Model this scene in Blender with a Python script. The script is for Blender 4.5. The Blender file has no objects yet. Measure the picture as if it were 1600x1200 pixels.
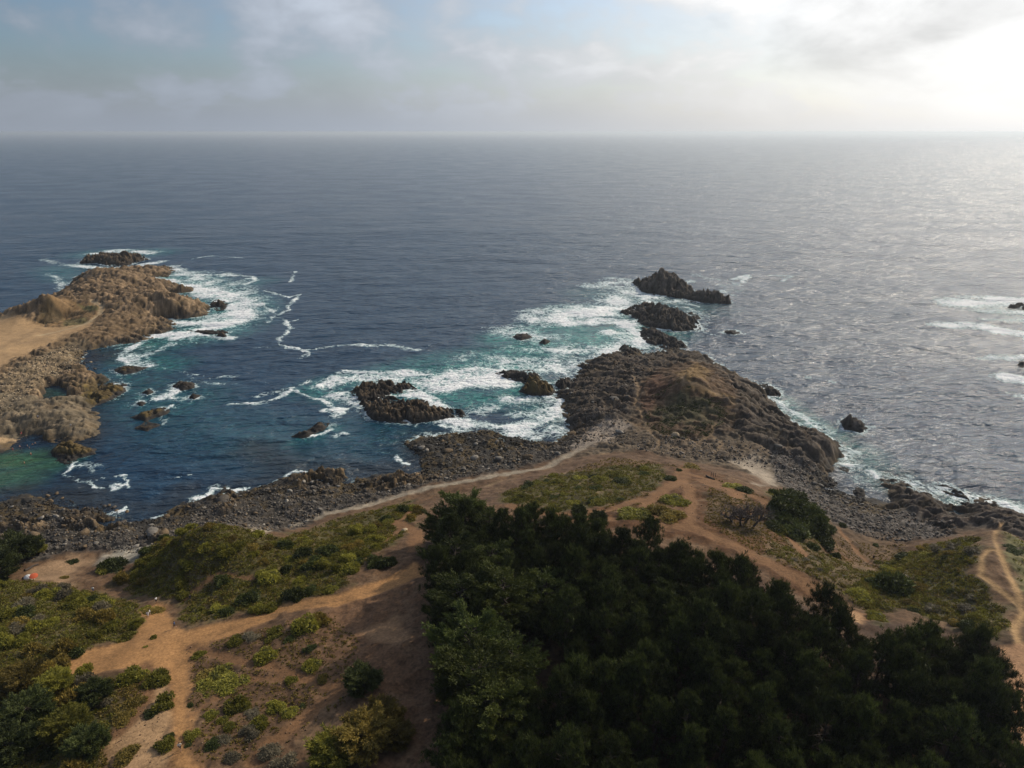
import bpy, bmesh, math, random, time
import numpy as np
T0 = time.time()
R = math.radians
rng = np.random.default_rng(7)
random.seed(7)
scn = bpy.context.scene
col = scn.collection

# ------------------------------------------------------------------ camera, light, exposure
CAM_H, FPX, PITCH = 115.0, 1101.0, R(19.7)
cam_d = bpy.data.cameras.new('camera')
cam_d.sensor_width = 36.0
cam_d.lens = 36.0 * FPX / 1600.0
cam_d.clip_start = 1.0
cam_d.clip_end = 120000.0
cam = bpy.data.objects.new('camera', cam_d)
cam.location = (0, 0, CAM_H)
cam.rotation_euler = (R(90) - PITCH, 0, 0)
col.objects.link(cam)
scn.camera = cam

SUN_AZ, SUN_EL = R(49), R(31)
sun_dir = (math.sin(SUN_AZ) * math.cos(SUN_EL), math.cos(SUN_AZ) * math.cos(SUN_EL), math.sin(SUN_EL))
sd = bpy.data.lights.new('sun', 'SUN')
sd.energy = 3.9
sd.angle = R(0.6)
sd.color = (1.0, 0.87, 0.69)
sun = bpy.data.objects.new('sun', sd)
from mathutils import Vector
sun.rotation_euler = Vector(sun_dir).to_track_quat('Z', 'Y').to_euler()
sun.location = (200, 150, 300)
col.objects.link(sun)

scn.view_settings.view_transform = 'Standard'
scn.view_settings.look = 'None'
scn.view_settings.gamma = 1.0
scn.view_settings.exposure = -0.15
scn.cycles.use_denoising = True
scn.cycles.max_bounces = 5
scn.cycles.diffuse_bounces = 2
scn.cycles.glossy_bounces = 2
scn.cycles.transmission_bounces = 2
scn.cycles.volume_bounces = 0
scn.cycles.sample_clamp_direct = 20.0
scn.cycles.sample_clamp_indirect = 4.0
scn.cycles.caustics_reflective = False


class NT:
    """small helper for node graphs"""
    def __init__(s, tree):
        s.t = tree; s.n = tree.nodes; s.l = tree.links
    def new(s, typ, **kw):
        nd = s.n.new(typ)
        for k, v in kw.items():
            setattr(nd, k, v)
        return nd
    def put(s, sock, v):
        if hasattr(v, 'is_linked') or hasattr(v, 'links'):
            s.l.new(v, sock)
        else:
            sock.default_value = v
    def math(s, op, a, b=0.0, c=0.0, clamp=False):
        nd = s.new('ShaderNodeMath', operation=op); nd.use_clamp = clamp
        s.put(nd.inputs[0], a); s.put(nd.inputs[1], b); s.put(nd.inputs[2], c)
        return nd.outputs[0]
    def vmath(s, op, a, b=(0, 0, 0), out=0):
        nd = s.new('ShaderNodeVectorMath', operation=op)
        s.put(nd.inputs[0], a)
        s.put(nd.inputs[1], b)
        return nd.outputs[out]
    def noise(s, vec, scale, detail=4.0, rough=0.5, dist=0.0):
        nd = s.new('ShaderNodeTexNoise')
        s.put(nd.inputs['Vector'], vec)
        nd.inputs['Scale'].default_value = scale
        nd.inputs['Detail'].default_value = detail
        nd.inputs['Roughness'].default_value = rough
        nd.inputs['Distortion'].default_value = dist
        return nd.outputs['Fac']
    def mix(s, f, a, b, typ='MIX'):
        nd = s.new('ShaderNodeMix', data_type='RGBA', blend_type=typ)
        s.put(nd.inputs[0], f); s.put(nd.inputs[6], a); s.put(nd.inputs[7], b)
        return nd.outputs[2]
    def rng(s, v, a, b, c=0.0, d=1.0, smooth=True):
        nd = s.new('ShaderNodeMapRange')
        nd.interpolation_type = 'SMOOTHSTEP' if smooth else 'LINEAR'
        s.put(nd.inputs[0], v); s.put(nd.inputs[1], a); s.put(nd.inputs[2], b)
        s.put(nd.inputs[3], c); s.put(nd.inputs[4], d)
        return nd.outputs[0]
    def mapping(s, vec, scale=(1, 1, 1), rot=(0, 0, 0), loc=(0, 0, 0)):
        nd = s.new('ShaderNodeMapping')
        s.put(nd.inputs[0], vec)
        nd.inputs['Scale'].default_value = scale
        nd.inputs['Rotation'].default_value = rot
        nd.inputs['Location'].default_value = loc
        return nd.outputs[0]


# ------------------------------------------------------------------ sky with broken low cloud
world = bpy.data.worlds.new('World')
scn.world = world
world.use_nodes = True
w = NT(world.node_tree)
for nd in list(w.n):
    w.n.remove(nd)
sky = w.new('ShaderNodeTexSky', sky_type='NISHITA')
sky.sun_disc = False
sky.sun_elevation = SUN_EL
sky.sun_rotation = SUN_AZ
sky.altitude = 100
sky.air_density = 1.0
sky.dust_density = 2.0
tc = w.new('ShaderNodeTexCoord').outputs['Generated']
sep = w.new('ShaderNodeSeparateXYZ'); w.l.new(tc, sep.inputs[0])
zz = w.math('MAXIMUM', sep.outputs[2], 0.0)
den = w.math('ADD', zz, 0.42)
plane = w.new('ShaderNodeCombineXYZ')
w.l.new(w.math('DIVIDE', sep.outputs[0], den), plane.inputs[0])
w.l.new(w.math('DIVIDE', sep.outputs[1], den), plane.inputs[1])
pv = w.mapping(plane.outputs[0], loc=(3.1, 1.7, 0.0))
n1 = w.noise(pv, 2.1, 7.0, 0.52, 0.25)
n2 = w.noise(pv, 5.2, 6.0, 0.55, 0.3)
cover = w.rng(w.math('ADD', w.math('MULTIPLY', n1, 0.75), w.math('MULTIPLY', n2, 0.25)), 0.40, 0.56)
# thick near the horizon
hz = w.rng(sep.outputs[2], -0.01, 0.12, 1.0, 0.0)
cover = w.math('MULTIPLY', cover, w.rng(sep.outputs[2], 0.33, 0.70, 1.0, 0.30))   # the cloud bank lies low over the sea, clearer overhead
cover = w.math('MAXIMUM', cover, hz)
sunv = w.vmath('DOT_PRODUCT', w.vmath('NORMALIZE', tc), sun_dir, out=1)
sunv = w.math('MAXIMUM', sunv, 0.0)
g1 = w.math('MULTIPLY', w.math('POWER', sunv, 2.4), 9.2)
g2 = w.math('MULTIPLY', w.math('POWER', sunv, 12.0), 11.0)
glow = w.math('ADD', g1, g2)
cover = w.math('MAXIMUM', cover, w.rng(glow, 3.0, 7.0, 0.0, 1.0))
lum = w.math('ADD', w.math('ADD', glow, 4.0), w.math('MULTIPLY', hz, 0.3))
shade = w.new('ShaderNodeMix', data_type='FLOAT')
w.l.new(hz, shade.inputs[0])
w.l.new(w.math('MULTIPLY', w.rng(n2, 0.3, 0.7, 0.82, 1.18, smooth=False), w.rng(n1, 0.35, 0.65, 0.72, 1.24, smooth=False)), shade.inputs[2])
shade.inputs[3].default_value = 0.92
cl = w.math('MULTIPLY', lum, shade.outputs[0])
tint = w.mix(w.rng(glow, 0.0, 5.0), (0.86, 0.97, 1.15, 1), (1.0, 0.995, 0.99, 1))
cloud = w.vmath('SCALE', tint)
w.l.new(cl, cloud.node.inputs['Scale'])
skyc = w.vmath('SCALE', w.mix(1.0, sky.outputs[0], (0.86, 1.0, 1.18, 1), 'MULTIPLY')); skyc.node.inputs['Scale'].default_value = 0.9
glowc = w.vmath('SCALE', (1, 0.98, 0.95)); w.l.new(w.math('MULTIPLY', glow, 0.6), glowc.node.inputs['Scale'])
clear = w.vmath('ADD', skyc, glowc)
final = w.mix(w.math('MAXIMUM', w.math('MULTIPLY', cover, 0.92), hz), clear, cloud)
bg = w.new('ShaderNodeBackground')
w.l.new(final, bg.inputs[0])
bg.inputs[1].default_value = 0.10
wo = w.new('ShaderNodeOutputWorld')
w.l.new(bg.outputs[0], wo.inputs[0])

# ------------------------------------------------------------------ numpy helpers
F_ = np.array([0, math.cos(PITCH), -math.sin(PITCH)])
U_ = np.array([0, math.sin(PITCH), math.cos(PITCH)])


def rays(px, py):
    px = np.asarray(px, float); py = np.asarray(py, float)
    a = (px - 800) / FPX; b = (600 - py) / FPX
    return np.stack([a, b * U_[1] + F_[1], b * U_[2] + F_[2]], -1)


def at(px, py, z=0.0):
    """the world point seen at a photograph pixel, at height z"""
    d = rays(px, py)
    t = (np.asarray(z, float) - CAM_H) / d[..., 2]
    return np.stack([d[..., 0] * t, d[..., 1] * t], -1)


def proj(x, y, z):
    dz = z - CAM_H
    dep = y * F_[1] + dz * F_[2]
    up = y * U_[1] + dz * U_[2]
    return 800 + FPX * x / dep, 600 - FPX * up / dep


def smooth(t, a, b):
    u = np.clip((t - a) / (b - a), 0, 1)
    return u * u * (3 - 2 * u)


def _hu(ix, iy, s):
    n = ix * np.uint32(374761393) + iy * np.uint32(668265263) + np.uint32((s * 2147483647) & 0xFFFFFFFF)
    n = (n ^ (n >> np.uint32(13))) * np.uint32(1274126177)
    n = (n ^ (n >> np.uint32(15))) * np.uint32(2246822519)
    return n ^ (n >> np.uint32(16))


def _h(ix, iy, s):
    return (_hu(ix, iy, s) & np.uint32(0xFFFFFF)).astype(np.float32) * np.float32(1 / 16777215.0)


GT = np.arange(256) * (6.2831853 / 256)
GTX = np.cos(GT).astype(np.float32); GTY = np.sin(GT).astype(np.float32)


def vnoise(x, y, s=0):
    ix = np.floor(x); iy = np.floor(y)
    fx = (x - ix).astype(np.float32); fy = (y - iy).astype(np.float32)
    ix = ix.astype(np.int32).astype(np.uint32); iy = iy.astype(np.int32).astype(np.uint32)
    ux = fx * fx * fx * (fx * (fx * 6 - 15) + 10); uy = fy * fy * fy * (fy * (fy * 6 - 15) + 10)
    r = 0
    for ox in (0, 1):
        for oy in (0, 1):
            a = _hu(ix + np.uint32(ox), iy + np.uint32(oy), s) & np.uint32(255)
            g = GTX[a] * (fx - ox) + GTY[a] * (fy - oy)
            r = r + g * (ux if ox else 1 - ux) * (uy if oy else 1 - uy)
    return r * 1.5


def fbm(x, y, sc, oc=4, s=0, gain=0.5):
    r = 0; a = 1; n = 0
    for k in range(oc):
        r = r + a * vnoise(x / sc + 17.3 * k, y / sc - 9.1 * k, s + k)
        n += a; a *= gain; sc *= 0.5
    return r / n


def blocks(x, y, sc, s=0, tilt=0.9):
    """faceted rock: every voronoi cell is a block with its own height and tilt"""
    X = x / sc; Y = y / sc
    fxi = np.floor(X); fyi = np.floor(Y)
    best = np.full(X.shape, 9.0); sec = np.full(X.shape, 9.0); val = np.zeros(X.shape)
    for ox in (-1, 0, 1):
        for oy in (-1, 0, 1):
            qx = fxi + ox; qy = fyi + oy
            cx = qx.astype(np.int32).astype(np.uint32); cy = qy.astype(np.int32).astype(np.uint32)
            jx = qx + _h(cx, cy, s); jy = qy + _h(cx, cy, s + 11)
            dx = X - jx; dy = Y - jy
            d = dx * dx + dy * dy
            v = _h(cx, cy, s + 23) + tilt * ((_h(cx, cy, s + 37) - .5) * dx + (_h(cx, cy, s + 41) - .5) * dy) * 1.6
            m = d < best
            sec = np.where(m, best, np.minimum(sec, d))
            val = np.where(m, v, val)
            best = np.where(m, d, best)
    crack = smooth(np.sqrt(sec) - np.sqrt(best), 0.0, 0.22)
    return val - 0.5, crack


def rock_relief(x, y, k=1.0):
    """0-centred relief of jointed coastal rock; beds strike one way on the left shore, another on the right"""
    ang_ = np.where(x < -25, R(14), R(-34))
    u = x * np.cos(ang_) + y * np.sin(ang_); v = -x * np.sin(ang_) + y * np.cos(ang_)
    wx = u + 1.6 * fbm(x, y, 9, 3, 5); wy = v + 1.8 * fbm(x, y, 11, 3, 9)
    b1, c1 = blocks(wx * 0.30 * k, wy, 7.0, 3, 1.5)
    b2, c2 = blocks(wx * 0.38 * k + 3, wy, 3.0, 5, 1.7)
    b3, c3 = blocks(wx * 0.55 * k, wy + 5, 1.4, 8, 1.6)
    rd = 1 - np.abs(fbm(wx * 0.33, wy, 5.5, 4, 21, .6)) * 3.4
    b4, c4 = blocks(wx, wy + 9, .7, 14, 1.2)
    rd2 = 1 - np.abs(fbm(wx * 0.5, wy, 2.2, 3, 27, .6)) * 3.4
    r = 2.5 * b1 + 2.0 * b2 + 1.25 * b3 - 1.7 * (1 - c1) - 1.0 * (1 - c2) - .4 * (1 - c3) + 0.8 * (rd - .35) + 0.6 * (rd2 - .35) + 0.6 * b4
    return r, (1 - c1) * 0.8 + (1 - c2) * 0.6 + (1 - c3) * .3


def seg_dist(X, Y, P, closed=True):
    best = np.full(X.shape, 1e9)
    n = len(P)
    for i in range(n if closed else n - 1):
        ax, ay = P[i]; bx, by = P[(i + 1) % n]
        dx, dy = bx - ax, by - ay
        L = dx * dx + dy * dy + 1e-9
        t = np.clip(((X - ax) * dx + (Y - ay) * dy) / L, 0, 1)
        d = (X - ax - t * dx) ** 2 + (Y - ay - t * dy) ** 2
        best = np.minimum(best, d)
    return np.sqrt(best)


def inside(X, Y, P):
    r = np.zeros(X.shape, bool)
    n = len(P)
    for i in range(n):
        ax, ay = P[i]; bx, by = P[(i + 1) % n]
        if ay == by: continue
        c = ((ay > Y) != (by > Y)) & (X < (bx - ax) * (Y - ay) / (by - ay) + ax)
        r ^= c
    return r


def sdf(X, Y, P):
    d = seg_dist(X, Y, P)
    return np.where(inside(X, Y, P), d, -d)


# ------------------------------------------------------------------ world rasters
CS = 0.6
X0, X1, Y0, Y1 = -540.0, 640.0, 20.0, 800.0
NX, NY = int((X1 - X0) / CS) + 1, int((Y1 - Y0) / CS) + 1


def sample(A, x, y):
    fx = np.clip((x - X0) / CS, 0, NX - 1.001); fy = np.clip((y - Y0) / CS, 0, NY - 1.001)
    i = fx.astype(int); j = fy.astype(int)
    u = fx - i; v = fy - j
    if A.ndim == 3:
        u = u[..., None]; v = v[..., None]
    return (A[j, i] * (1 - u) + A[j, i + 1] * u) * (1 - v) + (A[j + 1, i] * (1 - u) + A[j + 1, i + 1] * u) * v


KC = 4   # coarse factor
cxs = X0 + np.arange(0, NX + KC, KC) * CS
cys = Y0 + np.arange(0, NY + KC, KC) * CS
CX, CY = np.meshgrid(cxs, cys)


def upsample(A):
    gx = np.arange(NX) / KC; gy = np.arange(NY) / KC
    i = np.minimum(gx.astype(int), A.shape[1] - 2); j = np.minimum(gy.astype(int), A.shape[0] - 2)
    u = (gx - i)[None, :]; v = (gy - j)[:, None]
    a = A[j][:, i]; b = A[j][:, i + 1]; c = A[j + 1][:, i]; d = A[j + 1][:, i + 1]
    return ((a * (1 - u) + b * u) * (1 - v) + (c * (1 - u) + d * u) * v).astype(np.float32)


# --- coastline, traced at sea level
COAST_PX = [(0, 497), (20, 489), (45, 480), (70, 470), (88, 462), (105, 452), (112, 440), (118, 432), (134, 428), (138, 421), (160, 420), (200, 422),
    (215, 420), (255, 416), (270, 418), (272, 426), (262, 432), (240, 434), (256, 441), (275, 445), (302, 450), (302, 455), (270, 459), (228, 461), (262, 464), (300, 470),
    (325, 474), (328, 480), (322, 492), (290, 498), (258, 497), (272, 507), (272, 514), (252, 522), (228, 530), (212, 536), (180, 540),
    (160, 543), (144, 546), (128, 555), (123, 572), (135, 581), (155, 586), (168, 596), (150, 603), (160, 612), (172, 622), (155, 630), (142, 636), (150, 652), (157, 668), (150, 682), (130, 690),
    (100, 692), (82, 690), (62, 680), (40, 683), (20, 690), (12, 700), (-20, 712), (-60, 730), (-70, 775), (-20, 790), (10, 782), (40, 768), (75, 782), (112, 802), (130, 804), (150, 797), (170, 807), (200, 812),
    (232, 812), (250, 808), (285, 788), (312, 782), (336, 776), (345, 760), (362, 762), (372, 772), (400, 764), (420, 755), (450, 747),
    (470, 743), (515, 733), (540, 733), (552, 745), (570, 752), (582, 743), (610, 742), (640, 744), (668, 737), (664, 722), (650, 708), (632, 694), (650, 682), (690, 679), (740, 675),
    (760, 671), (790, 682), (830, 690), (870, 690), (890, 672), (882, 652), (876, 630), (868, 618), (880, 606), (896, 594), (902, 583), (912, 575), (900, 571), (920, 563), (930, 562), (950, 552),
    (967, 549), (985, 545), (1000, 548), (1015, 551), (1032, 547), (1050, 545), (1075, 549), (1100, 555), (1112, 562), (1135, 577), (1160, 592), (1182, 601), (1200, 616), (1205, 625), (1215, 637),
    (1225, 647), (1230, 656), (1240, 664), (1255, 671), (1275, 676), (1292, 683), (1305, 692), (1315, 710), (1308, 720), (1298, 732), (1290, 741), (1305, 756), (1314, 768),
    (1335, 778), (1352, 776), (1372, 784), (1398, 783), (1388, 765), (1376, 748), (1390, 741), (1415, 746), (1432, 762), (1452, 772), (1466, 783), (1482, 794), (1490, 806),
    (1500, 812), (1512, 806), (1500, 794), (1518, 792), (1523, 781), (1538, 779), (1562, 790), (1600, 809), (1680, 850), (1760, 890)]
coast = [tuple(p) for p in at(*zip(*COAST_PX))]
coast += [(330, 90), (460, 20), (460, -60), (-460, -60), (-540, 120), (-560, 330)]
left_top = at(-60, 520)
coast += [(left_top[0] - 60, left_top[1] - 10), tuple(left_top)]
coast = np.array(coast)

HOLES_PX = [[(52, 640), (108, 628), (112, 612), (90, 600), (70, 604), (64, 622)],
            [(1280, 762), (1303, 764), (1303, 775), (1283, 778)],
            [(1333, 789), (1342, 787), (1343, 796), (1334, 797)],
            [(1372, 797), (1395, 786), (1415, 796), (1400, 801), (1380, 800)],
            [(1498, 822), (1508, 812), (1520, 816), (1517, 822), (1504, 824)]]
sd_c = sdf(CX, CY, coast)
for hp in HOLES_PX:
    P = at(*zip(*hp))
    sd_c = np.minimum(sd_c, -sdf(CX, CY, P))
SDF = upsample(sd_c)
for _j in range(0, NY, 200):
    _yy = Y0 + np.arange(_j, min(_j + 200, NY)) * CS
    _X, _Y = np.meshgrid(X0 + np.arange(NX) * CS, _yy)
    _S = SDF[_j:_j + 200]; _m = np.abs(_S) < 9
    _S[_m] += (3.4 * fbm(_X[_m], _Y[_m], 7.0, 4, 600, .6)).astype(np.float32)

# --- heights: control points (pixel x, pixel y, height above the sea)
CTRL = [(78, 462, 18), (70, 465, 16), (92, 468, 14), (108, 476, 10), (62, 502, 5), (95, 494, 5.5), (0, 545, 4.5), (60, 530, 4.5), (115, 518, 5.5), (20, 580, 4.5), (150, 482, 9), (150, 443, 12), (175, 426, 12), (145, 424, 11), (210, 432, 10), (250, 421, 4), (235, 450, 9), (180, 462, 10), (225, 474, 10),
    (285, 450, 4), (255, 448, 8), (300, 476, 6), (260, 474, 9), (200, 500, 5.5), (150, 530, 4), (100, 560, 3.5), (60, 600, 3), (20, 620, 3), (110, 598, 2), (30, 485, 2),
    (60, 655, 4.5), (110, 643, 4.5), (140, 662, 2), (60, 673, 3), (0, 640, 5), (20, 660, 4), (130, 628, 2), (0, 690, 0.8),
    (20, 832, 1.8), (60, 800, 0.5), (150, 850, 2.2), (250, 832, 2), (350, 808, 2), (450, 785, 1.6), (100, 872, 3), (120, 888, 4), (30, 900, 5), (200, 893, 6), (30, 870, 3),
    (330, 829, 19), (390, 831, 17), (292, 836, 17.5), (330, 858, 18.5), (268, 852, 13), (235, 874, 8), (218, 890, 6.5), (270, 890, 12), (290, 880, 15), (430, 838, 14), (200, 900, 6), (225, 925, 8), (150, 930, 8), (240, 950, 13), (210, 970, 14), (290, 938, 13), (100, 950, 12),
    (50, 980, 14), (0, 950, 11), (0, 1050, 17), (100, 1080, 19), (0, 1180, 20), (200, 1150, 22), (280, 1170, 22.5), (280, 1050, 20), (380, 1000, 20), (400, 1150, 23),
    (500, 1050, 23), (550, 960, 22), (640, 900, 21), (600, 850, 17), (500, 870, 16), (420, 850, 15), (470, 840, 13), (400, 920, 17), (520, 822, 9), (600, 803, 8), (650, 795, 8),
    (430, 830, 4), (500, 806, 3.5), (600, 781, 3), (680, 757, 3), (800, 737, 3.5), (870, 715, 4), (930, 690, 3.5), (800, 757, 7), (740, 765, 6), (950, 711, 6.5),
    (1000, 712, 7), (1080, 722, 7), (1180, 748, 8), (1205, 735, 4.5), (1240, 755, 3), (1250, 740, 2),
    (800, 795, 14), (900, 762, 13), (1000, 742, 12), (1100, 760, 16), (1100, 810, 19), (1050, 790, 18), (1000, 830, 21), (880, 800, 17), (1180, 790, 17), (1240, 790, 15), (1285, 832, 10),
    (1200, 860, 19), (1300, 900, 18), (1300, 950, 20), (1250, 900, 20), (720, 900, 24), (800, 1000, 26), (900, 900, 24), (1000, 950, 26), (1000, 1100, 28), (1200, 1000, 26),
    (1200, 1150, 29), (1400, 1050, 27), (1500, 1150, 29), (1340, 950, 20), (700, 1150, 27), (1350, 832, 3), (1400, 832, 3), (1450, 832, 3.2), (1350, 868, 5), (1380, 888, 7),
    (1415, 868, 6), (1305, 860, 9), (1455, 862, 13), (1540, 850, 23), (1560, 828, 21), (1510, 850, 18), (1530, 880, 24), (1550, 870, 24.5), (1590, 900, 23), (1565, 920, 25), (1450, 900, 17),
    (1400, 930, 17), (1480, 950, 21), (1590, 960, 25), (1580, 1000, 26), (1600, 1080, 28), (1600, 845, 12), (1640, 880, 14),
    (1078, 588, 17), (1066, 593, 16.5), (1092, 590, 16.5), (1112, 602, 14), (1150, 622, 12), (1125, 628, 11.5), (1050, 602, 13), (1050, 636, 9), (1085, 628, 11), (1105, 652, 8.5), (1065, 665, 7), (1035, 615, 10), (1015, 620, 8), (1000, 592, 6), (1005, 650, 6), (1030, 675, 6), (1100, 690, 6.5), (1145, 665, 8),
    (1060, 702, 6), (1170, 650, 9), (1200, 680, 8), (1150, 600, 9), (1030, 572, 5), (1080, 565, 5), (1120, 580, 7), (1230, 690, 7), (1270, 712, 5), (905, 620, 3.5), (935, 600, 3),
    (930, 660, 4), (960, 640, 5), (900, 650, 3), (1230, 735, 4), (1265, 765, 2), (1300, 700, 4.5), (1185, 615, 3.5), (1215, 665, 6), (1340, 810, 2.5), (1500, 830, 4), (1440, 790, 3.5), (1410, 765, 3), (1550, 802, 6)]
pts = []
n = len(COAST_PX)
cp = np.array(at(*zip(*COAST_PX)))
for i in range(len(cp) - 1):
    k = max(1, int(np.hypot(*(cp[i + 1] - cp[i])) / 9))
    for j in range(k):
        q = cp[i] + (cp[i + 1] - cp[i]) * j / k
        pts.append((q[0], q[1], 0.0))
for px, py, z in CTRL:
    q = at(px, py, z)
    pts.append((q[0], q[1], z))
pts += [(-200, 60, 24), (-100, 50, 25), (0, 40, 28), (100, 40, 30), (200, 60, 30), (300, 20, 28), (0, -20, 30), (-300, 60, 24), (-300, 160, 12), (-420, 250, 12), (200, 110, 26), (-480, 330, 8)]
pts = np.array(pts)
cc = 3.0
D = np.sqrt((pts[:, None, 0] - pts[None, :, 0]) ** 2 + (pts[:, None, 1] - pts[None, :, 1]) ** 2 + cc * cc)
wts = np.linalg.solve(D - 1e-3 * 0 * np.eye(len(pts)) + 0.02 * np.eye(len(pts)) * -1, pts[:, 2] - 5)
hc = np.full(CX.shape, 5.0)
for i in range(len(pts)):
    hc += wts[i] * np.sqrt((CX - pts[i, 0]) ** 2 + (CY - pts[i, 1]) ** 2 + cc * cc)
hc = np.clip(hc, -1, 34)
H = upsample(hc)
GX, GY = np.meshgrid(X0 + np.arange(NX) * CS, Y0 + np.arange(NY) * CS)
GX = GX.astype(np.float32); GY = GY.astype(np.float32)
LAND = np.where(SDF > 0, np.maximum(H, 0.25 * np.minimum(SDF, 1.0)), -np.minimum(5.0, -SDF * 0.35)).astype(np.float32)


def ground_raw(x, y):
    return sample(LAND, x, y)


def on_ground(px, py, surf=None):
    """march the ray of a pixel down to the terrain"""
    surf = surf or ground_raw
    d = rays(px, py)
    d = d / np.linalg.norm(d, axis=-1, keepdims=True)
    t = np.full(d.shape[:-1], 60.0)
    hit = np.zeros(t.shape, bool)
    for k in range(900):
        z = CAM_H + d[..., 2] * t
        g = np.maximum(surf(d[..., 0] * t, d[..., 1] * t), 0.0)
        hit |= (z <= g)
        if hit.all(): break
        t = np.where(hit, t, t + np.clip((z - g) * 0.35, 0.15, 12))
    return np.stack([d[..., 0] * t, d[..., 1] * t], -1)


def G(pxs, surf=None):
    a, b = zip(*pxs)
    return on_ground(np.array(a, float), np.array(b, float), surf)


# paint rasters
COLR = np.zeros((NY, NX, 3), np.float32)
ROCK = np.zeros((NY, NX), np.float32)     # rocky relief amount
COB = np.zeros((NY, NX), np.float32)      # cobbles
VEG = np.zeros((NY, NX), np.float32)      # scrub cover
FLAT = np.zeros((NY, NX), np.float32)     # trodden, no bumps


def bbox(P, m):
    i0 = max(0, int((P[:, 0].min() - m - X0) / CS)); i1 = min(NX, int((P[:, 0].max() + m - X0) / CS) + 2)
    j0 = max(0, int((P[:, 1].min() - m - Y0) / CS)); j1 = min(NY, int((P[:, 1].max() + m - Y0) / CS) + 2)
    return slice(j0, j1), slice(i0, i1)


def paint(P, color=None, feather=1.5, wob=1.5, rock=None, cob=None, veg=None, flat=None, amount=1.0):
    P = np.asarray(P)
    s = bbox(P, feather + wob + 1)
    X = GX[s]; Y = GY[s]
    if X.size == 0: return
    d = sdf(X, Y, P) + wob * fbm(X, Y, 5.0, 3, 77) * 2
    m = smooth(d, -feather, feather) * amount
    _apply(s, m, color, rock, cob, veg, flat)


def stroke(P, width, color=None, feather=0.5, wob=0.3, rock=None, cob=None, veg=None, flat=None, amount=1.0):
    P = np.asarray(P)
    s = bbox(P, width + feather + wob + 1)
    X = GX[s]; Y = GY[s]
    if X.size == 0: return
    d = width / 2 - seg_dist(X, Y, P, closed=False) + wob * fbm(X, Y, 3.0, 3, 78) * 2
    m = smooth(d, -feather, feather) * amount
    _apply(s, m, color, rock, cob, veg, flat)


def _apply(s, m, color, rock, cob, veg, flat):
    if color is not None:
        COLR[s] = COLR[s] * (1 - m[..., None]) + np.array(color, np.float32) * m[..., None]
    for A, v in ((ROCK, rock), (COB, cob), (VEG, veg), (FLAT, flat)):
        if v is not None:
            A[s] = A[s] * (1 - m) + v * m


SAND = (0.32, 0.17, 0.068); SOIL = (0.235, 0.135, 0.07); LITTER = (0.115, 0.067, 0.036); REDSOIL = (0.098, 0.046, 0.019)  # REDSOIL is red soil set darker to carry a cloud shadow in its colour
ROCKL = (0.235, 0.162, 0.095); ROCKD = (0.098, 0.077, 0.059); PEBBLE = (0.27, 0.225, 0.165); GREEN = (0.085, 0.10, 0.03); DRYG = (0.17, 0.15, 0.06)
COBC = (0.06, 0.052, 0.044)

# base coat
COLR[:] = LITTER
_m = 1 - smooth(SDF, 8, 16)
COLR[:] = COLR * (1 - _m[..., None]) + np.array(COBC) * _m[..., None]
COB[:] = 0.8 * _m
# left headland is rock
paint(G([(-60, 470), (60, 455), (130, 420), (280, 410), (340, 470), (330, 500), (260, 540), (170, 560), (180, 640), (150, 700), (60, 690), (-60, 700)]), ROCKL, 3, 2, rock=0.75)
paint(G([(110, 505), (200, 492), (245, 503), (205, 525), (120, 542), (50, 558)]), (0.20, 0.135, 0.075), 3, 3, rock=0.42)
paint(G([(-60, 500), (60, 505), (110, 508), (150, 500), (140, 510), (105, 525), (60, 545), (20, 565), (-60, 610)]), (0.36, 0.235, 0.12), 3, 2, rock=0.0, flat=1)
paint(G([(58, 505), (66, 480), (74, 462), (88, 464), (120, 474), (150, 475), (165, 482), (150, 500), (110, 508), (85, 512)]), (0.27, 0.17, 0.08), 2, 2, rock=0.28)
paint(G([(122, 478), (150, 480), (155, 486), (140, 489), (128, 484)]), (0.13, 0.12, 0.045), 1, 1)
paint(G([(58, 503), (66, 478), (76, 468), (90, 480), (100, 492), (92, 504), (75, 508)]), (0.10, 0.072, 0.036), 2, 3, rock=.4)
paint(G([(100, 500), (135, 497), (142, 503), (120, 508), (98, 510)]), (0.16, 0.13, 0.055), 1, 1)
stroke(G([(145, 472), (160, 480), (155, 492), (135, 505), (100, 515), (60, 525)]), 3.0, (0.42, 0.31, 0.18), rock=0)
paint(G([(-40, 615), (0, 590), (60, 555), (110, 530), (160, 545), (120, 570), (90, 590), (60, 600), (20, 640), (-40, 650)]), (0.25, 0.185, 0.11), 3, 3, rock=0.35, cob=0.7)
paint(G([(-40, 660), (0, 610), (60, 625), (150, 625), (165, 655), (155, 690), (60, 685), (0, 690)]), (0.20, 0.158, 0.103), 2, 2, rock=0.40, cob=0)
paint(G([(-60, 690), (0, 683), (20, 686), (35, 690), (-60, 730)]), (0.42, 0.29, 0.16), 1, 1, rock=0, flat=1)
paint(G([(120, 606), (165, 590), (200, 598), (200, 612), (170, 632), (140, 630)]), (0.16, 0.115, 0.035), 2, 2, rock=0.5)
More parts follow.
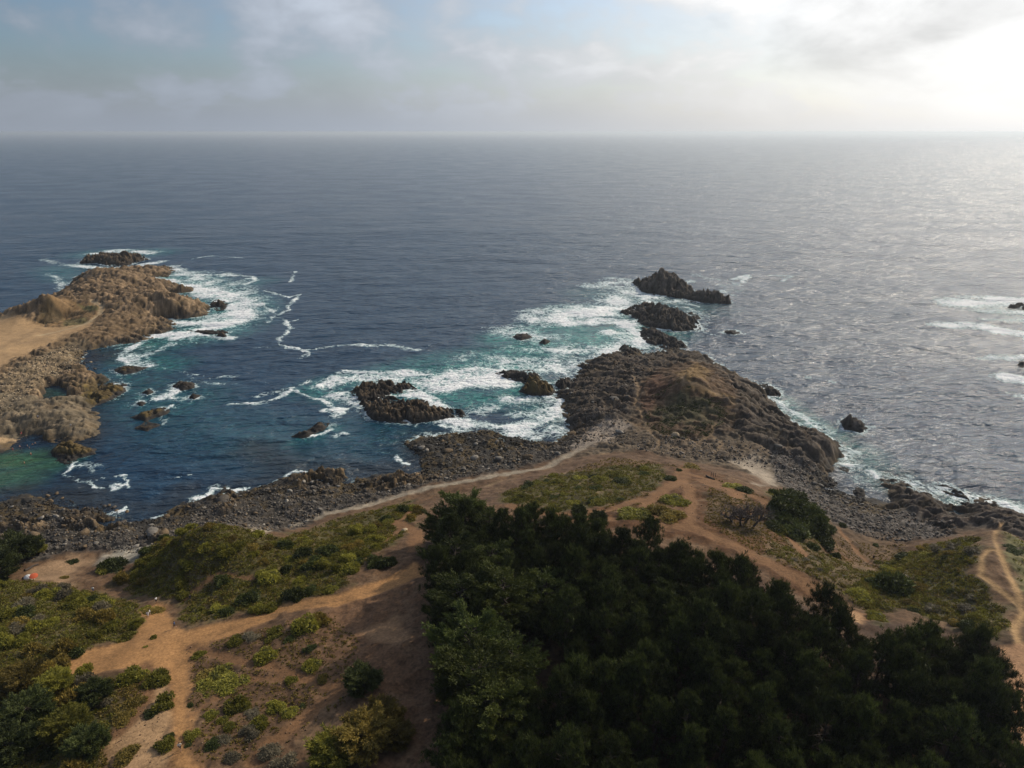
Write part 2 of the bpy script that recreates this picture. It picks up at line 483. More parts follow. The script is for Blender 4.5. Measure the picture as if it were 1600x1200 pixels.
# the shore of cobbles at the foot of the hill
paint(G([(-80, 770), (0, 760), (75, 770), (120, 795), (200, 805), (250, 800), (300, 778), (345, 755), (400, 755), (450, 742), (550, 735), (640, 735), (625, 690), (680, 672), (760, 665), (880, 660), (920, 690),
         (870, 715), (800, 735), (680, 757), (600, 782), (500, 806), (400, 838), (240, 866), (150, 858), (90, 868), (40, 885), (-80, 870)]), COBC, 2, 2, rock=0.18, cob=1)
for q in ([(245, 830), (262, 850), (250, 865), (232, 850)], [(330, 770), (370, 768), (372, 800), (345, 805)], [(450, 745), (540, 735), (550, 752), (470, 765)], [(560, 755), (690, 742), (680, 755), (570, 770)],
          [(0, 815), (70, 815), (75, 835), (0, 840)], [(100, 795), (200, 812), (190, 830), (110, 822)]):
    paint(G(q), (0.17, 0.12, 0.07), 2, 2, rock=0.8, cob=0.5)
strip = G([(240, 868), (330, 845), (400, 832), (460, 818), (500, 806), (560, 793), (600, 783), (670, 765), (760, 747), (850, 730), (900, 706), (930, 690), (965, 668)])
stroke(strip, 3.6, PEBBLE, 1.0, 1.2, rock=0, cob=0.15, flat=0.6)
paint(G([(170, 858), (240, 848), (260, 860), (215, 880), (150, 880)]), (0.30, 0.27, 0.21), 2, 2, cob=0.4, rock=0)
# spit on the right
paint(G([(870, 610), (905, 570), (980, 540), (1080, 540), (1200, 595), (1230, 655), (1330, 700), (1300, 790), (1400, 860), (1300, 828), (1215, 758), (1120, 732), (1020, 710), (960, 700), (905, 690), (880, 660)]), ROCKD, 3, 2, rock=0.5, cob=0.45)
paint(G([(985, 640), (1150, 680), (1210, 700), (1235, 750), (1200, 760), (1100, 730), (1000, 712), (950, 712), (900, 715), (940, 680)]), (0.13, 0.098, 0.066), 4, 3, rock=0.22, cob=0.5)
paint(G([(995, 660), (1000, 600), (1030, 575), (1090, 568), (1130, 585), (1160, 622), (1150, 650), (1130, 675), (1085, 690), (1030, 680)]), (0.10, 0.062, 0.036), 4, 5, rock=0.28, cob=0.2)
paint(G([(1022, 652), (1030, 625), (1060, 615), (1090, 618), (1125, 636), (1125, 662), (1080, 668), (1040, 662)]), (0.07, 0.062, 0.032), 3, 6)
paint(G([(1000, 600), (1030, 585), (1060, 595), (1040, 620), (1010, 640)]), (0.115, 0.06, 0.036), 3, 4)
paint(G([(1060, 598), (1062, 582), (1090, 570), (1110, 580), (1100, 592), (1080, 600), (1100, 606), (1145, 620), (1155, 632), (1140, 634), (1115, 620), (1070, 606)]), (0.21, 0.135, 0.06), 2.0, 2.5, flat=.6)
paint(G([(1150, 720), (1175, 712), (1195, 718), (1210, 740), (1215, 758), (1190, 760), (1165, 740)]), (0.30, 0.25, 0.19), 3, 3, rock=0, cob=0, flat=1)
paint(G([(930, 662), (970, 655), (985, 668), (950, 690), (900, 705), (890, 700)]), (0.28, 0.23, 0.18), 2, 2, rock=0.05)
PATHC = (0.22, 0.15, 0.085)
for P_, w_ in (([(990, 590), (1000, 612), (992, 630), (1005, 650), (1010, 668), (1040, 681), (1090, 690), (1110, 680), (1120, 660)], 1.3),
               ([(1010, 668), (1030, 690), (1030, 700)], 1.2), ([(1110, 680), (1128, 694), (1120, 705)], 1.2),
               ([(760, 760), (850, 738), (900, 722), (940, 710), (985, 708), (1030, 716), (1070, 724), (1110, 742), (1150, 760)], 2.2),
               ([(1065, 590), (1068, 600), (1100, 606), (1130, 620), (1150, 632)], 1.6), ([(865, 757), (885, 738), (920, 715)], 1.3)):
    stroke(G(P_), w_, PATHC, 0.4, 0.3, rock=0, flat=1)
# right shore
paint(G([(1200, 690), (1240, 700), (1300, 745), (1380, 800), (1500, 820), (1480, 838), (1400, 850), (1330, 835), (1260, 790), (1215, 755)]), (0.095, 0.083, 0.072), 2, 2, rock=0.15, cob=1)
paint(G([(1210, 630), (1300, 675), (1325, 710), (1310, 745), (1240, 720), (1180, 680), (1150, 630)]), (0.085, 0.068, 0.054), 2, 2, rock=0.5, cob=0.3)
paint(G([(1370, 735), (1420, 740), (1480, 785), (1560, 780), (1700, 850), (1700, 900), (1540, 815), (1490, 835), (1440, 810), (1390, 790)]), (0.085, 0.068, 0.056), 2, 2, rock=0.55, cob=0.1)
# slope below the right ridge and the small valley
paint(G([(1300, 815), (1345, 835), (1420, 840), (1390, 880), (1360, 890), (1330, 870)]), (0.105, 0.066, 0.037), 3, 3, rock=0.05, cob=0.05)
# hill: soils
paint(G([(640, 795), (900, 715), (1000, 705), (1180, 745), (1200, 760), (1130, 745), (1000, 720), (860, 745), (780, 790)]), (0.115, 0.070, 0.042), 2, 2, rock=0.0, cob=0.0)  # bank soil, its tone also lowered for the cloud shadow
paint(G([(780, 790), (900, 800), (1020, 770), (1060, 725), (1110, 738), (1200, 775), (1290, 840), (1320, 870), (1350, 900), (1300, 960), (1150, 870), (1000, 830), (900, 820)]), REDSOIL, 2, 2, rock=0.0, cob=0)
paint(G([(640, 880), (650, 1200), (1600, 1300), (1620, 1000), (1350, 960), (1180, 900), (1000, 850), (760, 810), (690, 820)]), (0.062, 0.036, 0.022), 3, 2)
paint(G([(480, 960), (620, 900), (690, 930), (740, 1280), (480, 1280), (540, 1100), (500, 1020)]), (0.14, 0.078, 0.042), 4, 3)
for q in ([(1095, 770), (1150, 775), (1160, 800), (1110, 810)], [(1120, 810), (1190, 815), (1200, 840), (1140, 840)], [(960, 765), (1005, 770), (1000, 790), (955, 790)], [(1105, 752), (1180, 778), (1150, 785)], [(1180, 795), (1200, 830), (1185, 845), (1170, 820)]):
    paint(G(q), (0.072, 0.046, 0.024), 2, 4)
# scrub zones
ZONES = {
    'west': [(-60, 905), (60, 907), (110, 915), (150, 925), (200, 937), (220, 948), (222, 965), (232, 985), (200, 1008), (150, 1010), (100, 1032), (95, 1062), (130, 1062), (180, 1058), (188, 1090), (190, 1135), (160, 1165), (150, 1260), (-60, 1260)],
    'mound': [(190, 905), (215, 872), (260, 842), (300, 830), (400, 830), (450, 845), (520, 845), (560, 830), (640, 790), (655, 800), (640, 830), (600, 860), (560, 890), (520, 938), (480, 935), (430, 955), (375, 962), (300, 985), (282, 970), (285, 945), (232, 930), (192, 925)],
    'bank': [(405, 838), (440, 838), (520, 815), (600, 793), (645, 783), (655, 800), (640, 830), (600, 850), (540, 858), (430, 852)],
    'north': [(785, 772), (850, 747), (960, 732), (1030, 727), (1040, 745), (1018, 768), (960, 788), (900, 798), (850, 798), (790, 785)],
    'cliff': [(1198, 768), (1240, 768), (1290, 818), (1300, 852), (1255, 862), (1205, 830)],
    'east': [(1330, 930), (1350, 902), (1400, 872), (1450, 852), (1535, 838), (1525, 860), (1525, 905), (1560, 935), (1580, 975), (1560, 1005), (1480, 975), (1400, 950), (1375, 975), (1340, 940)],
    'slope': [(1185, 842), (1230, 852), (1290, 862), (1320, 880), (1370, 900), (1388, 945), (1352, 955), (1300, 922), (1240, 892), (1195, 868)],
    'ridge': [(1570, 835), (1640, 860), (1700, 960), (1620, 950), (1585, 900), (1565, 860)],
}
ZG = {k: G(v) for k, v in ZONES.items()}
for k, P_ in ZG.items():
    c_ = {'slope': (0.105, 0.075, 0.038), 'ridge': (0.13, 0.12, 0.05), 'east': (0.095, 0.082, 0.038)}.get(k, (0.085, 0.070, 0.027))
    paint(P_, c_, 2.0, 2.5, veg=1.0, rock=0.0, cob=0)
# wide tracks
def sand(pl, color=SAND, f=0.8, wb=0.9): paint(G(pl), color, f, wb, veg=0, flat=1, rock=0, cob=0)
sand([(100, 1048), (110, 1030), (150, 1012), (205, 1000), (232, 972), (218, 955), (245, 943), (262, 950), (270, 975), (290, 990), (345, 975), (400, 958), (440, 945), (520, 932), (600, 905), (650, 880), (665, 900),
      (600, 925), (520, 950), (440, 962), (370, 990), (330, 1003), (305, 1030), (298, 1060), (297, 1100), (300, 1160), (310, 1210), (262, 1210), (270, 1150), (266, 1090), (262, 1045), (230, 1040), (185, 1050), (130, 1062)])
sand([(38, 900), (60, 885), (110, 868), (150, 868), (140, 880), (120, 895), (112, 915), (90, 912), (60, 908)], (0.25, 0.16, 0.09), 1.5, 2.0)
sand([(160, 1168), (195, 1140), (235, 1085), (260, 1070), (268, 1130), (262, 1215), (180, 1215)], (0.33, 0.205, 0.105))
sand([(560, 985), (620, 960), (640, 1000), (600, 1010)], (0.25, 0.15, 0.08))
for P_, w_ in (([(228, 1040), (234, 1088), (215, 1120), (180, 1150)], 2.2), ([(300, 1120), (340, 1090), (395, 1060), (480, 1060)], 1.2), ([(300, 1010), (360, 1030), (470, 1055), (540, 1080)], 2.0), ([(400, 1190), (420, 1165), (480, 1120), (530, 1080)], 2.4),
               ([(1345, 965), (1290, 932), (1230, 898), (1150, 856), (1090, 830), (1040, 820), (1012, 808), (1013, 785), (1040, 765), (1065, 750), (1068, 732)], 4.2),
               ([(1075, 755), (1080, 790), (1076, 822)], 3.2), ([(1070, 740), (1100, 745), (1150, 765), (1190, 780), (1215, 815), (1260, 870)], 2.6), ([(1100, 750), (1150, 775)], 5),
               ([(800, 790), (850, 802), (900, 806), (960, 812)], 4), ([(1000, 780), (960, 796), (925, 800)], 2.5),
               ([(1310, 825), (1340, 862), (1358, 880)], 1.6), ([(640, 800), (620, 830), (600, 850)], 2),
               ([(290, 935), (330, 905), (345, 895)], 1.6), ([(400, 905), (360, 900), (330, 910)], 1.5), ([(620, 815), (650, 830), (650, 860)], 4.0)):
    stroke(G(P_), w_, (0.17, 0.09, 0.042), 0.6, 0.5, veg=0, flat=1, rock=0, cob=0)
for P_, w_ in (([(1564, 822), (1556, 830), (1554, 845), (1560, 860)], .7), ([(1560, 860), (1545, 858), (1534, 872), (1532, 900)], 1.0), ([(1532, 900), (1560, 920), (1590, 942), (1610, 960)], 1.2),
               ([(1560, 860), (1572, 890), (1592, 930), (1600, 960), (1584, 982), (1590, 1008), (1620, 1020)], 1.3)):
    stroke(G(P_), w_, (0.34, 0.215, 0.10), 0.3, 0.2, veg=0, flat=1, rock=0, cob=0)
for _o, _w, _c in ((0, .35, (0.10, 0.06, 0.032)), (-13, .5, (0.25, 0.135, 0.055)), (-5, .5, (0.26, 0.14, 0.058)), (-20, .3, (0.22, 0.118, 0.05))):
    stroke(G([(296 + _o, 1030), (294 + _o, 1070), (293 + _o, 1110), (294 + _o, 1150), (297 + _o, 1190)]), _w, _c, .2, .15, amount=.8)
    stroke(G([(300, 1020 + _o * .5), (345, 990 + _o * .5), (420, 962 + _o * .4), (520, 942 + _o * .4), (600, 918 + _o * .4)]), _w, _c, .2, .2, amount=.6)
sand([(1288, 918), (1320, 938), (1352, 962), (1345, 978), (1300, 955), (1285, 935)], (0.35, 0.21, 0.11))
sand([(1560, 1012), (1640, 1010), (1700, 1150), (1600, 1200), (1570, 1080), (1580, 1040)], (0.33, 0.19, 0.10))

# --- islets as their own things: outline at the waterline and peaks
ISLETS = [
 ('low dark rocky reef farthest out beyond the left headland', [(122, 413), (150, 411), (170, 416), (195, 417), (215, 410), (233, 405), (215, 400), (180, 398), (140, 400)], [(145, 400, 6), (170, 403, 4), (190, 402, 5.5), (210, 404, 3)], 1.0, 0),
 ('jagged tallest rock islet off the right spit with a split peak', [(987, 441), (1003, 456), (1030, 463), (1068, 467), (1080, 472), (1100, 473), (1142, 475), (1142, 470), (1125, 462), (1085, 455), (1072, 448), (1050, 441), (1010, 439)],
    [(1024, 429, 10.5), (1034, 422, 15.5), (1040, 431, 9), (1044, 434, 10), (1057, 434, 10), (1068, 445, 5), (1008, 441, 5), (1105, 459, 5), (1125, 458, 6.5), (1137, 468, 3), (1060, 459, 4)], 1.0, 0),
 ('broad flat topped rock islet between the spit and the jagged islet', [(970, 488), (990, 497), (1003, 508), (1020, 513), (1045, 518), (1085, 517), (1097, 514), (1090, 503), (1070, 490), (1040, 478), (1010, 475), (985, 480)],
    [(1020, 481, 4), (1050, 486, 5.5), (1045, 500, 5), (1070, 500, 4), (1010, 488, 3), (1085, 510, 2)], 0.8, 0),
 ('low broken rock shelf joining the flat islet to the spit', [(1003, 512), (1030, 516), (1050, 528), (1068, 535), (1075, 543), (1050, 546), (1028, 544), (1010, 536), (1000, 524)], [(1020, 520, 1.6), (1045, 534, 2), (1060, 540, 1.6), (1015, 530, 1.5)], 0.9, 0),
 ('surf washed rock islet in the middle of the bay', [(547, 612), (560, 630), (580, 655), (610, 660), (650, 662), (690, 655), (730, 650), (722, 641), (690, 636), (660, 624), (635, 627), (600, 617), (655, 611), (640, 600), (600, 595), (565, 600)],
    [(590, 602, 1.2), (570, 613, 1.5), (635, 603, .9), (585, 635, 1.5), (620, 636, 2.6), (640, 633, 3.8), (665, 640, 3.2), (690, 645, 2), (600, 651, 1.5)], 0.7, 0),
 ('narrow slanting reef left of the mid bay islet', [(455, 682), (475, 685), (510, 668), (516, 660), (500, 662), (480, 672)], [(505, 664, 1.3), (480, 675, 1.3)], 0.5, 0),
 ('lone dark rock in open water right of the spit', [(1313, 658), (1320, 671), (1345, 675), (1357, 669), (1345, 659), (1325, 653)], [(1325, 657, 3), (1345, 664, 2.4)], 0.6, 0),
 ('dark rock in white surf at the far right edge', [(1572, 480), (1600, 485), (1660, 488), (1660, 477), (1600, 473)], [(1595, 476, 4), (1625, 474, 6), (1650, 478, 4)], 0.8, 0),
 ('small rock in bright surf near the right edge', [(1588, 570), (1596, 574), (1612, 573), (1606, 566), (1594, 565)], [(1600, 568, 2.5)], 0.5, 0),
 ('thin flat rock breaking the water right of the flat islet', [(1131, 519), (1145, 523), (1157, 521), (1150, 516), (1136, 515)], [(1143, 518, 1.5)], 0.4, 0),
 ('small dark rock close against the flat islet', [(1073, 490), (1083, 500), (1096, 499), (1090, 492), (1078, 487)], [(1083, 492, 2.4)], 0.5, 0),
 ('dark rock in turquoise surf farthest left of its group', [(800, 527), (815, 532), (832, 527), (825, 522), (808, 521)], [(815, 524, 1.8)], 0.5, 0),
 ('small dark rock in turquoise surf between the islets', [(842, 535), (852, 538), (859, 533), (850, 529)], [(850, 531, 1.8)], 0.4, 0),
 ('row of black rocks at the seaward edge of the surf pool', [(772, 583), (795, 593), (825, 600), (842, 598), (840, 582), (830, 577), (800, 579)], [(785, 584, 1.8), (810, 586, 2.2), (832, 586, 2.2)], 0.7, 0),
 ('algae topped rock at the mouth of the surf pool', [(811, 612), (830, 618), (862, 618), (868, 610), (856, 595), (838, 586), (822, 598)], [(845, 594, 4), (830, 607, 3), (855, 608, 2.5)], 0.8, 1),
 ('black rock between the surf pool and the spit', [(867, 601), (884, 612), (898, 601), (890, 590), (875, 588)], [(883, 594, 3.2)], 0.7, 0),
 ('dark rock at the seaward corner of the spit', [(966, 547), (985, 560), (998, 555), (998, 545), (985, 540), (972, 540)], [(984, 543, 4)], 0.7, 0),
 ('flat kelp covered rock in foam off the left headland', [(290, 516), (325, 523), (352, 527), (356, 519), (320, 516)], [(320, 518, 1.4), (342, 521, 1.6)], 0.5, 0),
 ('rock at the tip of the left headland split by foam', [(328, 478), (338, 486), (352, 484), (357, 475), (345, 468), (332, 470)], [(342, 472, 3)], 0.7, 0),
 ('dark reef with churning foam in the left bay', [(270, 603), (285, 611), (306, 605), (300, 597), (280, 595)], [(288, 600, 1.6)], 0.6, 0),
 ('small dark reef just below the churning foam', [(293, 622), (305, 624), (313, 619), (302, 616)], [(303, 619, 1)], 0.4, 0),
 ('brown kelp rock close to the left cove', [(176, 578), (195, 585), (215, 581), (229, 574), (195, 571)], [(198, 575, 1.5)], 0.4, 1),
 ('long brown reef in the left bay', [(205, 652), (228, 657), (262, 647), (266, 637), (245, 638), (222, 646)], [(250, 641, 1.5), (225, 650, 1.2)], 0.5, 1),
 ('short brown reef below the long reef', [(210, 669), (230, 673), (251, 663), (228, 659)], [(232, 664, 1.2)], 0.4, 1),
 ('small round rock above the left bay reefs', [(222, 613), (231, 617), (241, 612), (232, 607)], [(232, 610, 1.3)], 0.4, 0),
 ('tiny low rock between the left bay reefs', [(213, 631), (221, 634), (228, 629), (220, 627)], [(221, 629, 0.9)], 0.3, 0),
 ('brown algae covered rock beside the green tide pool', [(79, 706), (95, 723), (112, 727), (122, 716), (147, 709), (149, 700), (120, 696), (90, 697)], [(88, 702, 2.2), (112, 704, 2.4), (135, 704, 1.4)], 0.6, 1),
 ('yellow brown weed covered rock at the end of the left ledge', [(140, 624), (146, 634), (175, 624), (195, 611), (199, 600), (180, 597), (155, 604)], [(180, 603, 3.2), (152, 616, 2.2)], 0.5, 1),
 ('long slab of dark rock off the right shore', [(1460, 758), (1475, 771), (1495, 783), (1516, 793), (1516, 781), (1500, 768), (1480, 756)], [(1475, 761, 2.5), (1498, 773, 3)], 0.5, 0),
 ('dark rock hugging the outer side of the spit', [(1180, 602), (1200, 618), (1219, 620), (1217, 610), (1200, 600)], [(1200, 607, 2.6)], 0.6, 0),
 ('round boulder standing in the shallows of the right shore', [(1333, 770), (1340, 776), (1350, 773), (1349, 763), (1338, 761)], [(1341, 765, 3.4)], 0.4, 0),
 ('small rock just off the wave cut right corner of the spit', [(1225, 660), (1240, 666), (1246, 663), (1235, 657)], [(1236, 660, 1.4)], 0.4, 0),
 ('pair of low rocks in the foam below the right cliff', [(1310, 732), (1322, 737), (1328, 733), (1318, 729)], [(1319, 732, 1.4)], 0.4, 0),
]
WD = SDF.copy()       # distance to any land, for the surf
for it in ISLETS:
    P_ = at(*zip(*it[1]))
    s = bbox(P_, 14)
    WD[s] = np.maximum(WD[s], sdf(GX[s], GY[s], P_))

# ------------------------------------------------------------------ materials
def material(name):
    m = bpy.data.materials.new(name); m.use_nodes = True
    t = NT(m.node_tree)
    return m, t, m.node_tree.nodes['Principled BSDF']


def attr(t, name, out='Color'):
    a = t.new('ShaderNodeAttribute', attribute_name=name)
    return a.outputs[out]


def bump(t, h, strength, dist, normal=None):
    b = t.new('ShaderNodeBump')
    b.inputs['Strength'].default_value = strength
    b.inputs['Distance'].default_value = dist
    t.put(b.inputs['Height'], h)
    if normal is not None: t.l.new(normal, b.inputs['Normal'])
    return b.outputs[0]


def earth_material(name, fine=1.0):
    m, t, b = material(name)
    pos = t.new('ShaderNodeNewGeometry').outputs['Position']
    c = attr(t, 'tone')
    n1 = t.noise(pos, 1.9 * fine, 6, 0.65)
    n2 = t.noise(pos, 0.35 * fine, 4, 0.6)
    k = t.math('ADD', t.rng(n1, 0.3, 0.7, 0.62, 1.32, False), t.rng(n2, 0.35, 0.65, -0.12, 0.14, False))
    v = t.vmath('SCALE', c); t.l.new(k, v.node.inputs['Scale'])
    t.l.new(v, b.inputs['Base Color'])
    b.inputs['Roughness'].default_value = 0.93
    b.inputs['Specular IOR Level'].default_value = 0.2
    t.l.new(bump(t, n1, 0.45, 0.22), b.inputs['Normal'])
    return m


M_EARTH = earth_material('earth')
M_ROCK = earth_material('coastal_rock', 0.8)

# sea
M_SEA, t, b = material('sea_water')
pos = t.new('ShaderNodeNewGeometry').outputs['Position']
foamA = attr(t, 'foam', 'Fac'); tealA = attr(t, 'teal', 'Fac'); greenA = attr(t, 'shoal', 'Fac'); darkA = attr(t, 'dark', 'Fac')
wp = t.mapping(pos, rot=(0, 0, R(-14)))
wp = t.mapping(wp, scale=(0.45, 1.0, 1.0))
b0 = t.noise(t.mapping(pos, rot=(0, 0, R(-22)), scale=(0.5, 1, 1)), 0.022, 3, 0.5, 0.2)
b1 = t.noise(wp, 0.11, 3, 0.55, 0.3)
b2 = t.noise(wp, 0.45, 4, 0.6, 0.4)
b3 = t.noise(wp, 1.6, 5, 0.62, 0.3)
hh = t.math('ADD', t.math('ADD', t.math('MULTIPLY', b0, 9.0), t.math('MULTIPLY', b1, 5.6)), t.math('ADD', t.math('MULTIPLY', b2, 1.7), t.math('MULTIPLY', b3, 0.34)))
# lacy foam
warp = t.new('ShaderNodeTexNoise'); t.l.new(pos, warp.inputs['Vector']); warp.inputs['Scale'].default_value = 0.22; warp.inputs['Detail'].default_value = 4
wv = t.vmath('SCALE', t.vmath('SUBTRACT', warp.outputs['Color'], (0.5, 0.5, 0.5))); wv.node.inputs['Scale'].default_value = 9.0
fp = t.vmath('ADD', pos, wv)
vor = t.new('ShaderNodeTexVoronoi', feature='DISTANCE_TO_EDGE'); t.l.new(fp, vor.inputs['Vector']); vor.inputs['Scale'].default_value = 0.33
cells = t.rng(vor.outputs['Distance'], 0.0, 0.30, 1.0, 0.0, False)
fn1 = t.noise(fp, 0.28, 6, 0.65)
fn2 = t.noise(fp, 1.2, 5, 0.65)
lace = t.math('ADD', t.math('MULTIPLY', cells, 0.30), t.math('ADD', t.math('MULTIPLY', fn1, 0.95), t.math('MULTIPLY', fn2, 0.45)))
thr = t.math('SUBTRACT', 1.28, t.math('MULTIPLY', foamA, 0.95))
fm = t.math('SUBTRACT', lace, thr)
foam = t.math('MULTIPLY', t.rng(fm, -0.06, 0.32), t.rng(foamA, 0.02, 0.12))
deepc = t.mix(t.rng(b2, 0.3, 0.7), (0.003, 0.024, 0.056, 1), (0.005, 0.042, 0.090, 1))
tealn = t.math('MULTIPLY', tealA, t.rng(fn1, 0.36, 0.62, 0.15, 1.15, False))
base = t.mix(t.math('MINIMUM', tealn, 1.0), deepc, (0.035, 0.25, 0.215, 1))
base = t.mix(greenA, base, (0.035, 0.11, 0.055, 1))
base = t.mix(t.math('MULTIPLY', darkA, t.rng(fn2, 0.35, 0.6, 0.5, 1.0)), base, (0.018, 0.017, 0.015, 1))
fcol = t.mix(t.rng(fm, 0.0, 0.5), (0.45, 0.62, 0.62, 1), (0.84, 0.86, 0.86, 1))
base = t.mix(foam, base, fcol)
t.l.new(base, b.inputs['Base Color'])
t.l.new(t.math('ADD', t.rng(foam, 0, 1, 0.14, 0.85), t.rng(t.noise(pos, 0.012, 4, 0.6), 0.4, 0.62, 0.0, 0.09)), b.inputs['Roughness'])
b.inputs['IOR'].default_value = 1.333
nm = bump(t, hh, 1.0, 1.0)
t.l.new(bump(t, t.math('MULTIPLY', fm, foam), 0.7, 1.0, nm), b.inputs['Normal'])


def leaf_material(name, c0, c1, transl=0.25, rough=0.6):
    m, t, b = material(name)
    a = attr(t, 'shade', 'Fac')
    info = t.new('ShaderNodeObjectInfo').outputs['Random']
    base = t.mix(a, (*c0, 1), (*c1, 1))
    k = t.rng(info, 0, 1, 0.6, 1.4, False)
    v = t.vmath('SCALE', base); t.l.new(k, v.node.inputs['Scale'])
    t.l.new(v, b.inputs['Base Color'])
    b.inputs['Roughness'].default_value = rough
    b.inputs['Specular IOR Level'].default_value = 0.15
    tr = t.new('ShaderNodeBsdfTranslucent'); t.l.new(v, tr.inputs[0])
    mx = t.new('ShaderNodeMixShader'); mx.inputs[0].default_value = transl
    t.l.new(b.outputs[0], mx.inputs[1]); t.l.new(tr.outputs[0], mx.inputs[2])
    t.l.new(mx.outputs[0], m.node_tree.nodes['Material Output'].inputs[0])
    return m


def plain(name, c, rough=0.85, var=0.15, scale=2.0):
    m, t, b = material(name)
    pos = t.new('ShaderNodeTexCoord').outputs['Object']
    k = t.rng(t.noise(pos, scale, 4, 0.6), 0.3, 0.7, 1 - var, 1 + var, False)
    v = t.vmath('SCALE', (*c,)); t.l.new(k, v.node.inputs['Scale'])
    t.l.new(v, b.inputs['Base Color'])
    b.inputs['Roughness'].default_value = rough
    return m


M_PINE = leaf_material('pine_needles', (0.009, 0.014, 0.0045), (0.070, 0.086, 0.019), 0.2)  # lighter tone raised to paint crown highlights into the needles
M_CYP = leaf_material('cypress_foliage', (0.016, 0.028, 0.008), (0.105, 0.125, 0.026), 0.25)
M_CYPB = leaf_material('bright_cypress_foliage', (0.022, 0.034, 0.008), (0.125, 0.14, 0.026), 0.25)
M_SHG = leaf_material('green_shrub_leaves', (0.055, 0.058, 0.013), (0.31, 0.285, 0.045), 0.32)
M_SHO = leaf_material('olive_shrub_leaves', (0.06, 0.052, 0.016), (0.29, 0.21, 0.045), 0.3)
M_SHD = leaf_material('dark_shrub_leaves', (0.022, 0.030, 0.011), (0.085, 0.10, 0.025), 0.2)
M_SHGY = leaf_material('grey_shrub_leaves', (0.09, 0.076, 0.048), (0.20, 0.172, 0.11), 0.2)
M_BARK = plain('bark', (0.045, 0.033, 0.024))
M_DEAD = plain('bare_wood', (0.085, 0.068, 0.06))

# ------------------------------------------------------------------ mesh helpers
def mesh_np(name, V, Fc, mat=None, smooth_=False, fattr=None):
    me = bpy.data.meshes.new(name)
    V = np.asarray(V, np.float32); Fc = np.asarray(Fc, np.int32)
    k = Fc.shape[1]
    me.vertices.add(len(V)); me.vertices.foreach_set('co', V.ravel())
    me.loops.add(Fc.size); me.loops.foreach_set('vertex_index', Fc.ravel())
    me.polygons.add(len(Fc))
    me.polygons.foreach_set('loop_start', np.arange(0, Fc.size, k, dtype=np.int32))
    me.polygons.foreach_set('loop_total', np.full(len(Fc), k, np.int32))
    me.update(calc_edges=True)
    if smooth_:
        me.polygons.foreach_set('use_smooth', np.ones(len(Fc), bool))
    for an, (dom, typ, arr) in (fattr or {}).items():
        a = me.attributes.new(an, typ, dom)
        arr = np.asarray(arr, np.float32)
        if typ == 'FLOAT_COLOR':
            arr = np.concatenate([arr, np.ones((len(arr), 1), np.float32)], 1)
            a.data.foreach_set('color', arr.ravel())
        else:
            a.data.foreach_set('value', arr.ravel())
    if mat: me.materials.append(mat)
    return me


def link(name, me, parent=None, kind=None, label=None, cat=None, group=None, loc=None, rot=None, scale=None):
    o = bpy.data.objects.new(name, me)
    col.objects.link(o)
    if parent is not None: o.parent = parent
    if kind: o['kind'] = kind
    if label: o['label'] = label
    if cat: o['category'] = cat
    if group: o['group'] = group
    if loc is not None: o.location = loc
    if rot is not None: o.rotation_euler = rot
    if scale is not None: o.scale = scale
    return o


def grid_faces(nr, nc, keep=None):
    idx = np.arange(nr * nc).reshape(nr, nc)
    q = np.stack([idx[:-1, :-1], idx[:-1, 1:], idx[1:, 1:], idx[1:, :-1]], -1)
    if keep is not None: q = q[keep]
    return q.reshape(-1, 4)


def compact(V, Fc, *arrs):
    used = np.zeros(len(V), bool); used[Fc.ravel()] = True
    remap = np.cumsum(used) - 1
    return (V[used], remap[Fc]) + tuple(a[used] for a in arrs)


# ------------------------------------------------------------------ terrain
def ground_full(x, y):
    """final terrain height"""
    h = sample(LAND, x, y); sdv = sample(SDF, x, y)
    rk = sample(ROCK, x, y); cb = sample(COB, x, y); fl = sample(FLAT, x, y); vg = sample(VEG, x, y)
    rel, crack = rock_relief(x, y)
    shore = np.clip((sdv + 2.5) / 5.0, 0, 1)
    bulk = rk * np.clip(sdv * 0.35, -0.6, 1.6)
    h = h + bulk + rel * rk * (0.35 + 0.65 * shore)
    bb, cr = blocks(x, y, 1.1, 60, 0.3)
    h = h + cb * (1 - rk) * (0.45 * bb + 0.15)
    soft = (1 - rk) * np.clip(sdv / 6, 0, 1)
    h = h + soft * (1.3 * fbm(x, y, 22, 3, 31) + (1 - fl) * 0.55 * (.3 - np.abs(fbm(x, y, 9, 3, 33))) * 2 + (0.30 - 0.26 * fl) * fbm(x, y, 4.0, 4, 35) + vg * 0.35 * fbm(x, y, 3.0, 3, 40))
    h = np.where((rk + cb < 0.2) & (sdv > 1), np.maximum(h, 0.3), h)
    return h, rk, cb, crack, sdv, vg, fl


NCOL, NROW = 1020, 1080
ang = np.linspace(R(-50), R(50), NCOL)
rad = np.exp(np.linspace(math.log(48), math.log(760), NROW))
A_, R_ = np.meshgrid(ang, rad)
TX = R_ * np.sin(A_); TY = R_ * np.cos(A_)
sdt = sample(SDF, TX, TY)
keepv = (sdt > -5.0) & (TX > X0 + 2) & (TX < X1 - 2)
kq = keepv[:-1, :-1] & keepv[1:, 1:] & keepv[:-1, 1:] & keepv[1:, :-1]
Fc = grid_faces(NROW, NCOL, kq)
V = np.stack([TX.ravel(), TY.ravel(), np.zeros(TX.size)], 1)
V, Fc = compact(V, Fc)
x, y = V[:, 0], V[:, 1]
h, rk, cb, crack, sdv, vg, fl = ground_full(x, y)
V[:, 2] = h
HP = np.full(NROW * NCOL, -3.0); _u = np.zeros(NROW * NCOL, bool); _u[grid_faces(NROW, NCOL, kq).ravel()] = True; HP[_u] = h; HP = HP.reshape(NROW, NCOL)
c = sample(COLR, x, y)
